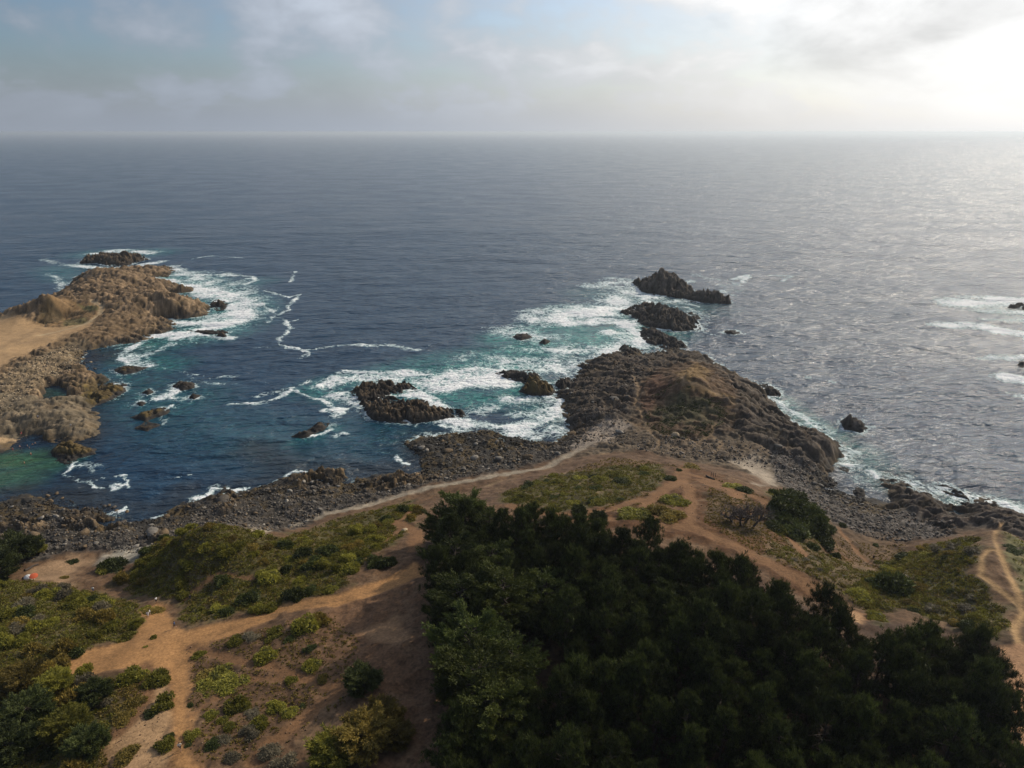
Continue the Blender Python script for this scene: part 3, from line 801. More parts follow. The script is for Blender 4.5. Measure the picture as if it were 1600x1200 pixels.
# colour variety of the ground, plus shade painted into the rock cracks
n_a = fbm(x, y, 12, 4, 90)[:, None]; n_b = fbm(x, y, 3, 4, 95)[:, None]; n_c = fbm(x, y, 1.2, 3, 97)[:, None]
c = c * (1 + 0.35 * n_a + 0.35 * n_b * (1 - .7 * fl[:, None]))
blk, _ = blocks(x, y, 1.1, 60, 0.3)
blk3, _ = blocks(x * .7, y, 3.4, 66, 0.3)
c = c * (1 + (cb * 1.3 * blk + rk * 0.55 * blk3)[:, None])
c = c * (1 - 0.62 * (np.sqrt(rk) * np.clip(crack, 0, 1))[:, None])  # cracks darkened in the colour, standing in for crevice shadow
dry = smooth(n_a[:, 0] + n_b[:, 0] * .6, 0.05, 0.45)[:, None] * ((1 - rk) * (1 - fl) * (1 - cb))[:, None]
c = c * (1 - 0.5 * dry) + np.array([0.16, 0.105, 0.06]) * 0.5 * dry
litter = smooth(n_c[:, 0], 0.1, 0.35)[:, None] * ((1 - rk) * (1 - cb))[:, None] * (1 - 0.95 * fl)[:, None]
c = c * (1 - 0.35 * litter)
lichen = smooth(fbm(x, y, 8, 4, 120), 0.12, 0.4)[:, None] * rk[:, None]
streak = smooth(fbm(x * .5 + y * .3, y, 3.0, 4, 130), 0.0, 0.35)[:, None] * rk[:, None]
c = c * (1 - 0.5 * streak)
c = c * (1 - lichen * 0.5) + np.array([0.11, 0.078, 0.035]) * 0.5 * lichen
wet = (1 - smooth(h + 1.6 * n_b[:, 0], 1.0, 3.6)) * (sdv < 25) * np.maximum(rk, cb)
weed = smooth(n_a[:, 0] + n_b[:, 0], -0.05, 0.3)
wetc = np.array([0.035, 0.032, 0.028]) + np.array([0.05, 0.028, 0.0]) * weed[:, None]
c = c * (1 - wet[:, None]) + wetc * wet[:, None]
c = np.clip(c, 0.01, 0.7)
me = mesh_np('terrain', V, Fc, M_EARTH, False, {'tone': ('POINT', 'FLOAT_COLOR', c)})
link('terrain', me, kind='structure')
print('terrain', len(V), len(Fc), round(time.time() - T0, 1))

# ------------------------------------------------------------------ sea
FOAM_GLINT_S = [  # (points px, width m, strength)
 ([(690, 592), (740, 588), (800, 590)], 26, .9), ([(520, 600), (560, 590), (620, 590), (680, 600)], 16, .72), ([(650, 630), (700, 645), (760, 640)], 12, .62), ([(790, 515), (850, 530), (900, 545), (950, 545)], 30, .6), ([(780, 570), (850, 575), (910, 560)], 26, .66), ([(800, 625), (850, 630), (860, 650), (820, 665)], 15, .74), ([(800, 675), (870, 678)], 9, .78),
 ([(860, 495), (960, 480), (1000, 460)], 44, .84), ([(300, 430), (360, 455), (375, 490), (300, 520)], 44, .66), ([(230, 545), (200, 560), (230, 575)], 14, .6), ([(1300, 690), (1340, 730), (1380, 745)], 9, .62), ([(1500, 770), (1600, 798)], 9, .7), ([(1210, 625), (1250, 650), (1300, 690)], 7, .66), ([(560, 635), (530, 620), (510, 605)], 9, .7),
 ([(1500, 474), (1560, 470), (1640, 474)], 30, 1.0), ([(1470, 508), (1540, 512), (1640, 530)], 16, 1.0), ([(1570, 592), (1640, 598)], 12, 1.0), ([(1540, 560), (1640, 556)], 10, .75), ([(1590, 620), (1640, 625)], 9, .8),  # right edge: surf, partly white laid on to imitate sun glints
 ([(150, 396), (185, 392), (235, 395)], 22, .72), ([(112, 414), (150, 419), (200, 419), (250, 409)], 12, .85), ([(68, 405), (85, 412), (100, 414)], 12, .55), ([(75, 428), (92, 436), (98, 455)], 8, .6),
 ([(30, 488), (52, 478), (70, 470)], 4, .55), ([(265, 417), (290, 430), (320, 438), (355, 430)], 20, .72), ([(245, 434), (290, 444), (325, 455)], 14, .85), ([(312, 453), (345, 462), (385, 478)], 24, .95),
 ([(365, 478), (382, 492), (350, 508), (320, 506)], 22, .98), ([(240, 460), (290, 460), (330, 464)], 10, .8), ([(262, 503), (300, 506), (340, 505)], 12, .9), ([(240, 525), (290, 520), (350, 510)], 12, 1.),
 ([(270, 530), (310, 520), (358, 529)], 9, .9), ([(235, 528), (205, 543), (185, 560), (215, 575), (240, 571)], 6, .82), ([(270, 538), (225, 558)], 7, .65), ([(240, 573), (280, 580), (330, 591), (372, 588)], 3.5, .62),
 ([(290, 585), (325, 600), (370, 600)], 3.5, .5), ([(300, 405), (330, 400), (380, 404)], 5, .6), ([(330, 430), (392, 432), (400, 438), (370, 452)], 5, .72), ([(340, 445), (390, 436)], 10, .5), ([(150, 373), (168, 371), (180, 367)], 7, .7),
 ([(460, 425), (455, 442)], 3.5, .7), ([(415, 455), (450, 465), (470, 460), (455, 475), (450, 485), (425, 498), (418, 503)], 3.0, .85), ([(400, 470), (430, 490), (455, 515), (440, 528), (437, 538), (465, 545), (480, 558)], 3.2, .88), ([(400, 507), (440, 507), (462, 500)], 3, .6),
 ([(476, 560), (475, 549), (520, 543), (570, 540), (600, 538)], 4, .7), ([(560, 542), (600, 540), (650, 547)], 5, .62), ([(400, 543), (440, 543), (470, 548)], 2.5, .6), ([(660, 545), (680, 535)], 2, .5), ([(670, 552), (700, 555)], 2, .4),
 ([(250, 622), (268, 612), (285, 600)], 8, .85), ([(268, 622), (300, 622), (308, 612)], 5, .7), ([(300, 598), (310, 605)], 3, .7), ([(192, 592), (200, 608), (215, 606)], 2.5, .7), ([(122, 548), (130, 552), (122, 572), (135, 582)], 1.6, .7),
 ([(180, 545), (200, 540)], 2, .5), ([(250, 660), (258, 640), (268, 632)], 2.5, .75), ([(252, 662), (266, 652)], 2.5, .8), ([(112, 725), (107, 740), (120, 755), (140, 765), (160, 768)], 1.8, .9), ([(115, 728), (135, 725), (150, 735)], 5, .6),
 ([(175, 768), (200, 764), (209, 752), (195, 744), (182, 746)], 1.8, .9), ([(178, 765), (195, 760)], 3, .9), ([(140, 758), (152, 750), (163, 752)], 1.6, .8), ([(175, 803), (198, 800), (195, 795)], 2.2, .9), ([(278, 745), (298, 742)], 2, .85), ([(275, 760), (300, 757)], 1.5, .4), ([(160, 802), (185, 806)], 2.5, .5),
 ([(300, 778), (320, 774), (342, 764)], 3.2, .95), ([(355, 765), (365, 767), (385, 763)], 2.6, .9), ([(245, 810), (262, 800), (290, 787)], 2.2, .8), ([(400, 764), (425, 753), (452, 743)], 2.0, .85), ([(450, 742), (465, 737), (490, 738), (516, 733)], 2.2, .95), ([(290, 785), (340, 775), (372, 772)], 4, .5),
 ([(360, 633), (400, 632), (425, 626), (455, 608), (482, 597)], 3.6, .88), ([(400, 620), (440, 612), (455, 610)], 4, .55), ([(455, 610), (480, 622), (510, 627), (520, 640), (530, 652)], 3.2, .8), ([(505, 640), (540, 640), (520, 650)], 5, .9), ([(340, 590), (430, 600)], 2, .4),
 ([(470, 684), (500, 678), (515, 672)], 3, .85), ([(522, 681), (535, 676), (552, 680)], 3.5, .7), ([(615, 712), (630, 722), (642, 727)], 2.6, .85), ([(585, 708), (600, 705)], 2, .4),
 ([(505, 605), (530, 592), (560, 590)], 9, .85), ([(510, 618), (545, 615), (555, 622)], 6, .9), ([(540, 582), (600, 582), (665, 585)], 7, .82), ([(585, 606), (640, 608)], 3.5, 1.), ([(570, 620), (610, 617), (650, 617)], 4, 1.), ([(575, 645), (600, 635), (640, 620)], 1.8, .9), ([(650, 615), (675, 630), (700, 640)], 9, .88),
 ([(690, 655), (730, 662), (800, 668)], 7, .92), ([(680, 660), (720, 672), (760, 668)], 4, .7), ([(690, 585), (740, 578), (800, 578)], 7, .8), ([(695, 605), (740, 600), (790, 598)], 16, 1.0), ([(740, 590), (790, 588)], 12, 1.),
 ([(800, 628), (850, 618), (872, 625)], 6, .75), ([(872, 628), (876, 645), (850, 662), (800, 672)], 5, .92), ([(810, 650), (850, 640)], 10, .7), ([(800, 680), (840, 680), (880, 672)], 10, .72), ([(775, 665), (800, 690)], 5, .65),
 ([(855, 500), (900, 490), (950, 485), (985, 485)], 30, .98), ([(880, 505), (940, 502), (985, 505)], 18, .95), ([(940, 448), (970, 440), (1000, 455)], 30, .74), ([(940, 478), (980, 470), (1060, 470)], 18, .66), ([(1060, 472), (1090, 478)], 8, .6),
 ([(980, 512), (1000, 525), (995, 540)], 14, .95), ([(950, 520), (985, 530), (960, 545), (930, 560)], 14, .78), ([(780, 512), (820, 520), (860, 530), (880, 545)], 14, .62), ([(860, 545), (880, 550), (905, 545)], 10, .7),
 ([(780, 560), (830, 568), (880, 560), (900, 570)], 18, .68), ([(790, 545), (840, 548)], 14, .5), ([(870, 575), (880, 585)], 8, .9), ([(700, 565), (760, 550)], 14, .45), ([(1145, 438), (1170, 430), (1158, 442)], 6, .8), ([(1135, 440), (1160, 447)], 5, .6), ([(1205, 431), (1235, 432), (1220, 440)], 6, .8), ([(1125, 455), (1145, 462)], 8, .6),
 ([(1090, 430), (1120, 440), (1150, 455)], 25, .4), ([(1050, 445), (1080, 440)], 10, .7), ([(1240, 588), (1300, 596)], 3, .6), ([(1215, 632), (1240, 645), (1270, 660), (1295, 675)], 5, .6), ([(1345, 650), (1365, 665), (1350, 678)], 3.5, .6), ([(1305, 690), (1330, 705), (1335, 715)], 4, .72), ([(1312, 725), (1340, 728), (1372, 745)], 5, .85), ([(1315, 712), (1330, 725)], 4, .8),
 ([(1330, 740), (1360, 760)], 8, .42), ([(1465, 785), (1490, 795), (1498, 808)], 5, .78), ([(1515, 775), (1545, 778), (1600, 800)], 6, .7), ([(1420, 745), (1460, 770)], 4, .6), ([(1490, 760), (1520, 775)], 5, .6), ([(1035, 475), (1080, 482), (1110, 500)], 6, .5), ([(1075, 540), (1130, 560)], 4, .4),
 ([(1520, 470), (1560, 466), (1620, 470)], 16, .95), ([(1530, 486), (1620, 490)], 16, .8), ([(1460, 506), (1520, 508), (1560, 520), (1620, 528)], 9, .92), ([(1540, 500), (1620, 505)], 10, .8), ([(1570, 588), (1620, 596)], 8, .9), ([(1560, 555), (1620, 560)], 5, .5),  # right-side surf, with water glare painted in as foam
 ([(600, 690), (660, 700)], 3, .35), ([(230, 520), (180, 545)], 2, .45), ([(1000, 548), (960, 556)], 4, .7), ([(1010, 520), (990, 535)], 6, .9), ([(890, 620), (872, 640)], 3, .8), ([(1105, 500), (1100, 520), (1120, 525)], 5, .4)]
TEAL_S = [([(225, 430), (300, 440), (370, 480), (330, 515), (250, 530)], 40, .8), ([(235, 540), (210, 560), (260, 570)], 22, .55), ([(150, 397), (235, 395)], 40, .5), ([(90, 420), (110, 435)], 30, .35), ([(360, 450), (400, 440)], 30, .35), ([(500, 610), (540, 600), (600, 585)], 22, .6), ([(470, 615), (520, 625)], 14, .35),
 ([(640, 600), (700, 590), (780, 570), (850, 540), (940, 530), (1000, 520)], 42, .95), ([(690, 620), (780, 625), (830, 600)], 20, .8), ([(780, 530), (850, 510), (920, 520)], 22, .9), ([(650, 570), (720, 555)], 20, .5), ([(900, 490), (980, 490)], 40, .7), ([(840, 640), (870, 650)], 20, .5), ([(940, 460), (1080, 480)], 40, .35),
 ([(1205, 625), (1250, 655), (1290, 680)], 14, .75), ([(1320, 700), (1380, 745)], 16, .45), ([(1490, 785), (1600, 800)], 14, .45), ([(1530, 480), (1620, 500)], 30, .3), ([(190, 590), (260, 640), (300, 620)], 30, .28), ([(460, 690), (520, 670)], 10, .35), ([(300, 660), (450, 690), (600, 680)], 40, .15)]
SHOAL_S = [([(-20, 720), (20, 722), (60, 715)], 14, 1.0), ([(30, 740), (70, 730), (100, 715)], 12, .8), ([(-20, 750), (30, 745)], 16, .8), ([(70, 612), (100, 618)], 8, .5)]
DARK_S = [([(60, 780), (110, 775), (160, 790)], 16, .9), ([(110, 750), (150, 785), (230, 800)], 10, .6), ([(640, 700), (660, 720)], 10, .8), ([(130, 560), (180, 555)], 22, .7), ([(0, 770), (40, 762)], 8, .8), ([(400, 700), (450, 730), (560, 735)], 16, .8), ([(560, 735), (640, 735)], 14, .8), ([(300, 765), (240, 795), (160, 790)], 9, .7), ([(380, 755), (500, 728)], 8, .7), ([(800, 690), (870, 680)], 6, .5)]


def field(lst, feather=0.5):
    A = np.zeros((NY, NX), np.float32)
    for P_, w_, s_ in lst:
        if w_ <= 4: s_ *= .9
        Q = np.array(at(*zip(*P_)))
        sl = bbox(Q, w_ * 1.1 + 3)
        X, Y = GX[sl], GY[sl]
        wobx = X + 5 * fbm(X, Y, 14, 4, 51, .6); woby = Y + 5 * fbm(X, Y, 14, 4, 57, .6)
        d = seg_dist(wobx, woby, Q, closed=False)
        A[sl] = np.maximum(A[sl], s_ * (1 - smooth(d, 0, w_ * 1.0)) ** .8)
    return A


FOAM = field(FOAM_GLINT_S)
# thin natural surf line all along the rocks
exposed = np.zeros((NY, NX), np.float32)
for pl, v in (([(60, 380), (420, 380), (420, 640), (170, 640), (150, 540), (60, 500)], .62), ([(480, 560), (1000, 420), (1250, 420), (1260, 640), (1700, 820), (1700, 720), (1400, 600), (1200, 420), (900, 420), (480, 540)], .6), ([(480, 560), (760, 560), (900, 430), (1200, 430), (1240, 600), (1640, 800), (1600, 860), (1200, 660), (900, 700), (760, 700), (520, 700)], .62), ([(90, 700), (600, 700), (600, 800), (90, 820)], .34)):
    Q = np.array(at(*zip(*pl))); sl = bbox(Q, 6)
    exposed[sl] = np.maximum(exposed[sl], v * smooth(sdf(GX[sl], GY[sl], Q), -5, 5))
ring = exposed * np.where(WD < 0, np.exp(WD / 4.5), 1.0)
FOAM = np.maximum(FOAM, ring.astype(np.float32))
for _j in range(0, NY, 300):
    _s = slice(_j, _j + 300); _m = FOAM[_s] > .05
    FOAM[_s][_m] *= (0.93 + 0.75 * fbm(GX[_s][_m], GY[_s][_m], 16, 3, 71)).clip(.45, 1.12)
TEAL = field(TEAL_S); SHOAL = field(SHOAL_S); DARK = field(DARK_S)
DARK = np.maximum(DARK, 0.75 * (np.exp(np.minimum(SDF, 0) / 5.0)) * (GY < 330))



def ground_z(x, y):
    """height of the finished terrain mesh"""
    x = np.asarray(x, float); y = np.asarray(y, float)
    fa = np.clip((np.arctan2(x, y) - ang[0]) / (ang[1] - ang[0]), 0, NCOL - 1.001)
    fr = np.clip((np.log(np.maximum(np.hypot(x, y), 49)) - math.log(48)) / (math.log(760 / 48) / (NROW - 1)), 0, NROW - 1.001)
    i = fa.astype(int); j = fr.astype(int); u = fa - i; v = fr - j
    return (HP[j, i] * (1 - u) + HP[j, i + 1] * u) * (1 - v) + (HP[j + 1, i] * (1 - u) + HP[j + 1, i + 1] * u) * v


NCS = 820
angs = np.linspace(R(-52), R(52), NCS)
rads = np.concatenate([np.exp(np.linspace(math.log(105), math.log(900), 690)), np.exp(np.linspace(math.log(905), math.log(100000), 120))])
A_, R_ = np.meshgrid(angs, rads)
SX = R_ * np.sin(A_); SY = R_ * np.cos(A_)
inr = (SX > X0) & (SX < X1) & (SY < Y1) & (SY > Y0)
ls = np.where(inr, sample(SDF, SX, SY), -50)
ls = np.where((SY < 200) & ((SX < X0) | (SX > X1)), -50, ls)
keepv = ls < 9
kq = keepv[:-1, :-1] & keepv[1:, 1:] & keepv[:-1, 1:] & keepv[1:, :-1]
Fc = grid_faces(len(rads), NCS, kq)
V = np.stack([SX.ravel(), SY.ravel(), np.zeros(SX.size)], 1)
V, Fc = compact(V, Fc)
x, y = V[:, 0], V[:, 1]
rr = np.hypot(x, y)
inr = (x > X0 + 1) & (x < X1 - 1) & (y < Y1 - 1)


def sf(A, d=0.0): return np.where(inr, sample(A, x, y), d)


wd = sf(WD, -60)
calm = np.clip(-wd / 25, 0.15, 1)
a = R(-14)
u = x * math.cos(a) - y * math.sin(a); v = x * math.sin(a) + y * math.cos(a)
z = np.zeros(len(x))
for L_, amp, st, sd_ in ((60, 0.75, .28, 1), (26, 0.5, .35, 2), (11, 0.30, .45, 3), (5, .14, .6, 4)):
    lod = np.clip((L_ / (rr * 0.0062) - 1.2), 0, 1)
    z += amp * lod * (1 - 2 * np.abs(vnoise(u * st / L_, v / L_, 200 + sd_))) * 0.8
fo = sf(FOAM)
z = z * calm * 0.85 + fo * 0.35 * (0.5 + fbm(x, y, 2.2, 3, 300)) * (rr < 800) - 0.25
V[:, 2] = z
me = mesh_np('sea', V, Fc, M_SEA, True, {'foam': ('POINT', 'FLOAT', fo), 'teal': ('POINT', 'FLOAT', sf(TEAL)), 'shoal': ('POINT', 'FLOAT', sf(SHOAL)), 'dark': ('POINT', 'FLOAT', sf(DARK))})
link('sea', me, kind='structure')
print('sea', len(V), len(Fc), round(time.time() - T0, 1))

# ------------------------------------------------------------------ islets
for lab, outl, peaks, amp, algae in ISLETS:
    P_ = np.array(at(*zip(*outl))); hmax0 = max(p[2] for p in peaks)
    dist = float(np.mean(np.hypot(P_[:, 1], CAM_H)))
    res = min(0.75, max(0.3, dist / 850))
    # rbf
    pp = []
    for i in range(len(P_)):
        a_, b_ = P_[i], P_[(i + 1) % len(P_)]
        k = max(1, int(np.hypot(*(b_ - a_)) / 5))
        for j in range(k): pp.append((*(a_ + (b_ - a_) * j / k), 0.0))
    for px, py, zv in peaks:
        q = at(px, py, zv); pp.append((q[0], q[1], zv))
    pp = np.array(pp)
    D = np.sqrt((pp[:, None, 0] - pp[None, :, 0]) ** 2 + (pp[:, None, 1] - pp[None, :, 1]) ** 2 + 1.0)
    wt = np.linalg.solve(D + -0.01 * np.eye(len(pp)), pp[:, 2])
    xs = np.arange(P_[:, 0].min() - 4, P_[:, 0].max() + 4, res); ys = np.arange(P_[:, 1].min() - 4, P_[:, 1].max() + 4, res)
    X, Y = np.meshgrid(xs, ys)
    d = sdf(X, Y, P_) + 1.2 * fbm(X, Y, 4, 3, 400)
    hh_ = np.full(X.shape, -0.15 if hmax0 < 2.6 else 0.0)
    for i in range(len(pp)): hh_ += wt[i] * np.sqrt((X - pp[i, 0]) ** 2 + (Y - pp[i, 1]) ** 2 + 1.0)
    rel, crack = rock_relief(X + 40, Y, 1.6)
    hmax = max(p[2] for p in peaks)
    blkc, _ = blocks(X * .6, Y, 2.4, 66, .5)
    ra = amp * min(1.25, 0.42 + hmax / 6.0)
    Z = np.where(d > 0, np.maximum(hh_, 0) + np.minimum(d * 0.4, 0.25) + rel * ra * np.clip(d / 1.5, 0.15, 1), d * 0.7)
    keepv = d > -2.5
    kq = keepv[:-1, :-1] & keepv[1:, 1:] & keepv[:-1, 1:] & keepv[1:, :-1]
    if not kq.any(): continue
    cx_, cy_ = P_.mean(0)
    V = np.stack([X.ravel() - cx_, Y.ravel() - cy_, Z.ravel()], 1)
    Fc = grid_faces(len(ys), len(xs), kq)
    right = cx_ > -20
    base = np.array((0.10, 0.082, 0.066) if right else (0.115, 0.083, 0.053))
    nb = fbm(X, Y, 4, 4, 410).ravel()[:, None]; na = fbm(X, Y, 10, 3, 415).ravel()[:, None]
    cc_ = base * (1 + 0.5 * nb + 0.4 * na) * (1 - 0.65 * np.clip(crack, 0, 1).ravel()[:, None]) * (1 + .7 * blkc.ravel()[:, None])  # crack term paints the shade of clefts into the rock tone
    if algae: cc_ = cc_ * 0.3 + np.array([0.10, 0.07, 0.022]) * 0.7 * (1 + 0.6 * nb)
    wet = (1 - smooth(Z.ravel() + nb[:, 0], 0.8, 3.0 if not algae else 1.6))[:, None]
    cc_ = cc_ * (1 - wet) + np.array([0.036, 0.032, 0.028]) * wet
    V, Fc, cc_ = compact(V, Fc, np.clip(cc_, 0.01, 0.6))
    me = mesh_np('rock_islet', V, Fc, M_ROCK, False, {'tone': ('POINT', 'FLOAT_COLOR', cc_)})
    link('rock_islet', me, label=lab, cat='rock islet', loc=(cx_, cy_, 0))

# ------------------------------------------------------------------ stones
def ico():
    t_ = (1 + 5 ** .5) / 2
    v = np.array([(-1, t_, 0), (1, t_, 0), (-1, -t_, 0), (1, -t_, 0), (0, -1, t_), (0, 1, t_), (0, -1, -t_), (0, 1, -t_), (t_, 0, -1), (t_, 0, 1), (-t_, 0, -1), (-t_, 0, 1)], float)
    v /= np.linalg.norm(v[0])
    f = np.array([(0, 11, 5), (0, 5, 1), (0, 1, 7), (0, 7, 10), (0, 10, 11), (1, 5, 9), (5, 11, 4), (11, 10, 2), (10, 7, 6), (7, 1, 8), (3, 9, 4), (3, 4, 2), (3, 2, 6), (3, 6, 8), (3, 8, 9), (4, 9, 5), (2, 4, 11), (6, 2, 10), (8, 6, 7), (9, 8, 1)])
    return v, f


IV, IF = ico()


def scatter(P_, n, pick=None):
    """n random points in a polygon"""
    out = np.zeros((0, 2))
    lo, hi = P_.min(0), P_.max(0)
    k = 0
    while len(out) < n and k < 30:
        q = rng.uniform(lo, hi, (n * 3, 2))
        m = inside(q[:, 0], q[:, 1], P_)
        if pick is not None: m &= pick(q[:, 0], q[:, 1])
        out = np.concatenate([out, q[m]]); k += 1
    return out[:n]


CZ = [  # polygon px, count, rmin, rmax, palette
 ([(-30, 790), (75, 782), (130, 806), (200, 814), (250, 810), (300, 786), (372, 774), (440, 750), (550, 752), (640, 748), (668, 740), (690, 752), (600, 780), (500, 803), (400, 834), (240, 862), (150, 856), (90, 866), (40, 880), (-30, 868)], 8200, .20, .62, 0),
 ([(632, 694), (690, 680), (760, 674), (870, 690), (900, 680), (925, 690), (870, 714), (800, 733), (690, 754), (655, 740)], 3000, .22, .7, 0),
 ([(1200, 700), (1240, 705), (1290, 742), (1350, 780), (1400, 800), (1500, 824), (1480, 838), (1400, 850), (1330, 830), (1260, 785), (1215, 755)], 3200, .22, .62, 1),
 ([(890, 640), (960, 640), (1000, 680), (1150, 690), (1200, 700), (1200, 735), (1100, 722), (990, 705), (900, 690)], 1800, .18, .6, 1),
 ([(0, 585), (100, 540), (160, 548), (130, 585), (80, 600), (0, 650)], 1300, .3, .8, 2),
 ([(140, 546), (185, 545), (205, 560), (150, 585), (125, 572)], 260, .3, .7, 3),
 ([(60, 765), (130, 775), (200, 800), (130, 806), (75, 784)], 420, .3, .7, 3),
 ([(290, 1010), (520, 960), (560, 1000), (540, 1100), (400, 1190), (300, 1200)], 700, .06, .26, 4), ([(165, 1150), (260, 1080), (262, 1200), (150, 1200)], 260, .05, .2, 4), ([(1000, 790), (1110, 745), (1200, 780), (1300, 880), (1340, 930), (1200, 880), (1100, 820)], 420, .08, .3, 4),
 ([(870, 610), (900, 580), (960, 552), (1040, 545), (1000, 590), (980, 640), (890, 650)], 900, .3, .95, 3)]
PAL = [np.array([(.075, .068, .06), (.10, .088, .075), (.14, .12, .098), (.19, .165, .13), (.12, .085, .05), (.085, .077, .07)]),
       np.array([(.07, .065, .06), (.12, .11, .10), (.17, .15, .125), (.22, .19, .16), (.15, .11, .08)]),
       np.array([(.22, .17, .11), (.30, .23, .15), (.36, .29, .19), (.18, .14, .10)]),
       np.array([(.045, .04, .036), (.07, .05, .035), (.06, .055, .05), (.10, .07, .04)]),
       np.array([(.16, .10, .06), (.11, .07, .045), (.22, .15, .09)])]
allV, allF, allC = [], [], []
off = 0
CZW = []
for pl, nn, r0, r1, pal in CZ:
    P_ = G(pl); CZW.append(P_)
    q = scatter(P_, nn)
    zz_ = ground_z(q[:, 0], q[:, 1])
    m = zz_ > (-0.3 if pal != 3 else -1.2)
    q = q[m]; zz_ = zz_[m]; k = len(q)
    if pal == 3: zz_ = np.maximum(zz_, -0.35)
    r_ = 0.74 * (r0 + (r1 - r0) * rng.random(k) ** 3)
    sc_ = r_[:, None, None] * (0.7 + 0.6 * rng.random((k, 1, 3))) * np.array([1, 1, .72])
    vv = IV[None] * (0.82 + 0.36 * rng.random((k, 12, 1))) * sc_
    th = rng.random(k) * 6.283
    c_, s_ = np.cos(th)[:, None], np.sin(th)[:, None]
    xx = vv[..., 0] * c_ - vv[..., 1] * s_; yy = vv[..., 0] * s_ + vv[..., 1] * c_
    vv = np.stack([xx + q[:, 0:1], yy + q[:, 1:2], vv[..., 2] + (zz_ + r_ * 0.25)[:, None]], -1)
    allV.append(vv.reshape(-1, 3))
    allF.append((IF[None] + (np.arange(k) * 12)[:, None, None] + off).reshape(-1, 3)); off += k * 12
    cc_ = PAL[pal][rng.integers(0, len(PAL[pal]), k)] * (0.75 + 0.5 * rng.random((k, 1)))
    low = (1 - smooth(zz_, 0.4, 1.6))[:, None]
    cc_ = cc_ * (1 - low * 0.75)
    allC.append(np.repeat(cc_, 12, 0))
me = mesh_np('shore_cobbles', np.concatenate(allV), np.concatenate(allF), M_ROCK, False, {'tone': ('POINT', 'FLOAT_COLOR', np.concatenate(allC))})
o = link('shore_cobbles', me, kind='stuff'); o['label'] = 'grey and brown cobbles covering the shore below the hill and round the spit'; o['category'] = 'cobbles'
print('cobbles', off, round(time.time() - T0, 1))

# boulders one by one
def boulder_mesh(seed, tone):
    r = np.random.default_rng(seed)
    bm = bmesh.new()
    bmesh.ops.create_icosphere(bm, subdivisions=2, radius=1)
    V = np.array([v.co[:] for v in bm.verts]); Fc = np.array([[v.index for v in f.verts] for f in bm.faces]); bm.free()
    for k in range(7):
        n_ = r.normal(size=3); n_ /= np.linalg.norm(n_); d_ = r.uniform(.55, .9)
        ex = np.maximum(V @ n_ - d_, 0); V = V - ex[:, None] * n_
    V *= 1 + 0.10 * r.normal(size=(len(V), 1)) * .6
    V *= np.array([1.15, .9, .72])
    cc_ = np.tile(np.array(tone), (len(V), 1)) * (0.8 + 0.4 * r.random((len(V), 1)))
    return mesh_np('boulder', V, Fc, M_ROCK, False, {'tone': ('POINT', 'FLOAT_COLOR', cc_)})


BM = {k: [boulder_mesh(s + 10 * i, tn) for s in range(4)] for i, (k, tn) in enumerate({'grey': (.15, .135, .115), 'pale': (.25, .225, .19), 'brown': (.14, .10, .06), 'dark': (.07, .06, .05), 'tan': (.34, .27, .18)}.items())}


def place_boulder(x_, y_, r_, kind, label, group, sink=0.25):
    z_ = float(ground_z(x_, y_))
    z_ = max(z_, -0.3)
    o = link('boulder', random.choice(BM[kind]), label=label, cat='boulder', group=group, loc=(x_, y_, z_ + r_ * sink),
             rot=(random.uniform(-.3, .3), random.uniform(-.3, .3), random.uniform(0, 6.28)), scale=(r_, r_ * random.uniform(.8, 1.1), r_ * random.uniform(.8, 1.1)))
    return o


for px, py, r_, kd, lab in [(659, 703, 1.4, 'pale', 'pale round boulder standing apart in the shallows'), (893, 681, 1.9, 'brown', 'round brown boulder beside the beach surf'), (968, 677, 1.5, 'pale', 'pale boulder on the sand by the neck of the spit'),
                            (825, 718, 1.9, 'brown', 'big brown boulder on the cobble beach above the sand strip'), (741, 720, 1.6, 'pale', 'pale boulder amid grey cobbles near the beach strip'), (780, 722, 1.7, 'grey', 'flat grey boulder beside the beach strip'),
                            (700, 708, 1.8, 'brown', 'brown boulder in wet cobbles at the bay edge'), (348, 785, 2.6, 'dark', 'dark upright boulder on the bay shore with surf behind'), (255, 840, 1.9, 'brown', 'large brown boulder at the foot of the green mound'),
                            (240, 838, 2.0, 'grey', 'grey boulder touching the brown one below the mound'), (55, 840, 1.8, 'brown', 'tan boulder beside the left shore tree'), (960, 626, 2.2, 'grey', 'grey boulder on the left flank of the spit'),
                            (1055, 682, 1.6, 'tan', 'small stone outcrop below the knoll path'), (1215, 700, 1.6, 'grey', 'grey boulder behind the right cliff rocks'), (97, 700, 1.2, 'pale', 'white grey boulder on top of the algae rock'),
                            (86, 622, 1.0, 'tan', 'tan boulder in the headland pool'), (130, 838, 1.9, 'brown', 'brown boulder halfway along the left cobbles'), (632, 828, 1.0, 'tan', 'stone on bare soil left of the cypresses')]:
    q = G([(px, py)])[0]
    place_boulder(q[0], q[1], r_, kd, lab, None, 0.35)
names = ['grey cobble shore under the mound', 'cobble beach beside the surf pool', 'dark stony right shore', 'stony neck of the spit', 'tan stone slope of the left headland', 'dark awash cove of the left headland', 'submerged stones beside the tide pool', 'black rocky left flank of the spit']
kinds = [['grey', 'brown', 'pale', 'dark'], ['grey', 'pale', 'brown'], ['grey', 'dark'], ['brown', 'dark'], ['tan', 'brown'], ['dark'], ['dark', 'brown'], ['dark', 'grey']]
cnts = [95, 50, 34, 22, 22, 8, 12, 22]
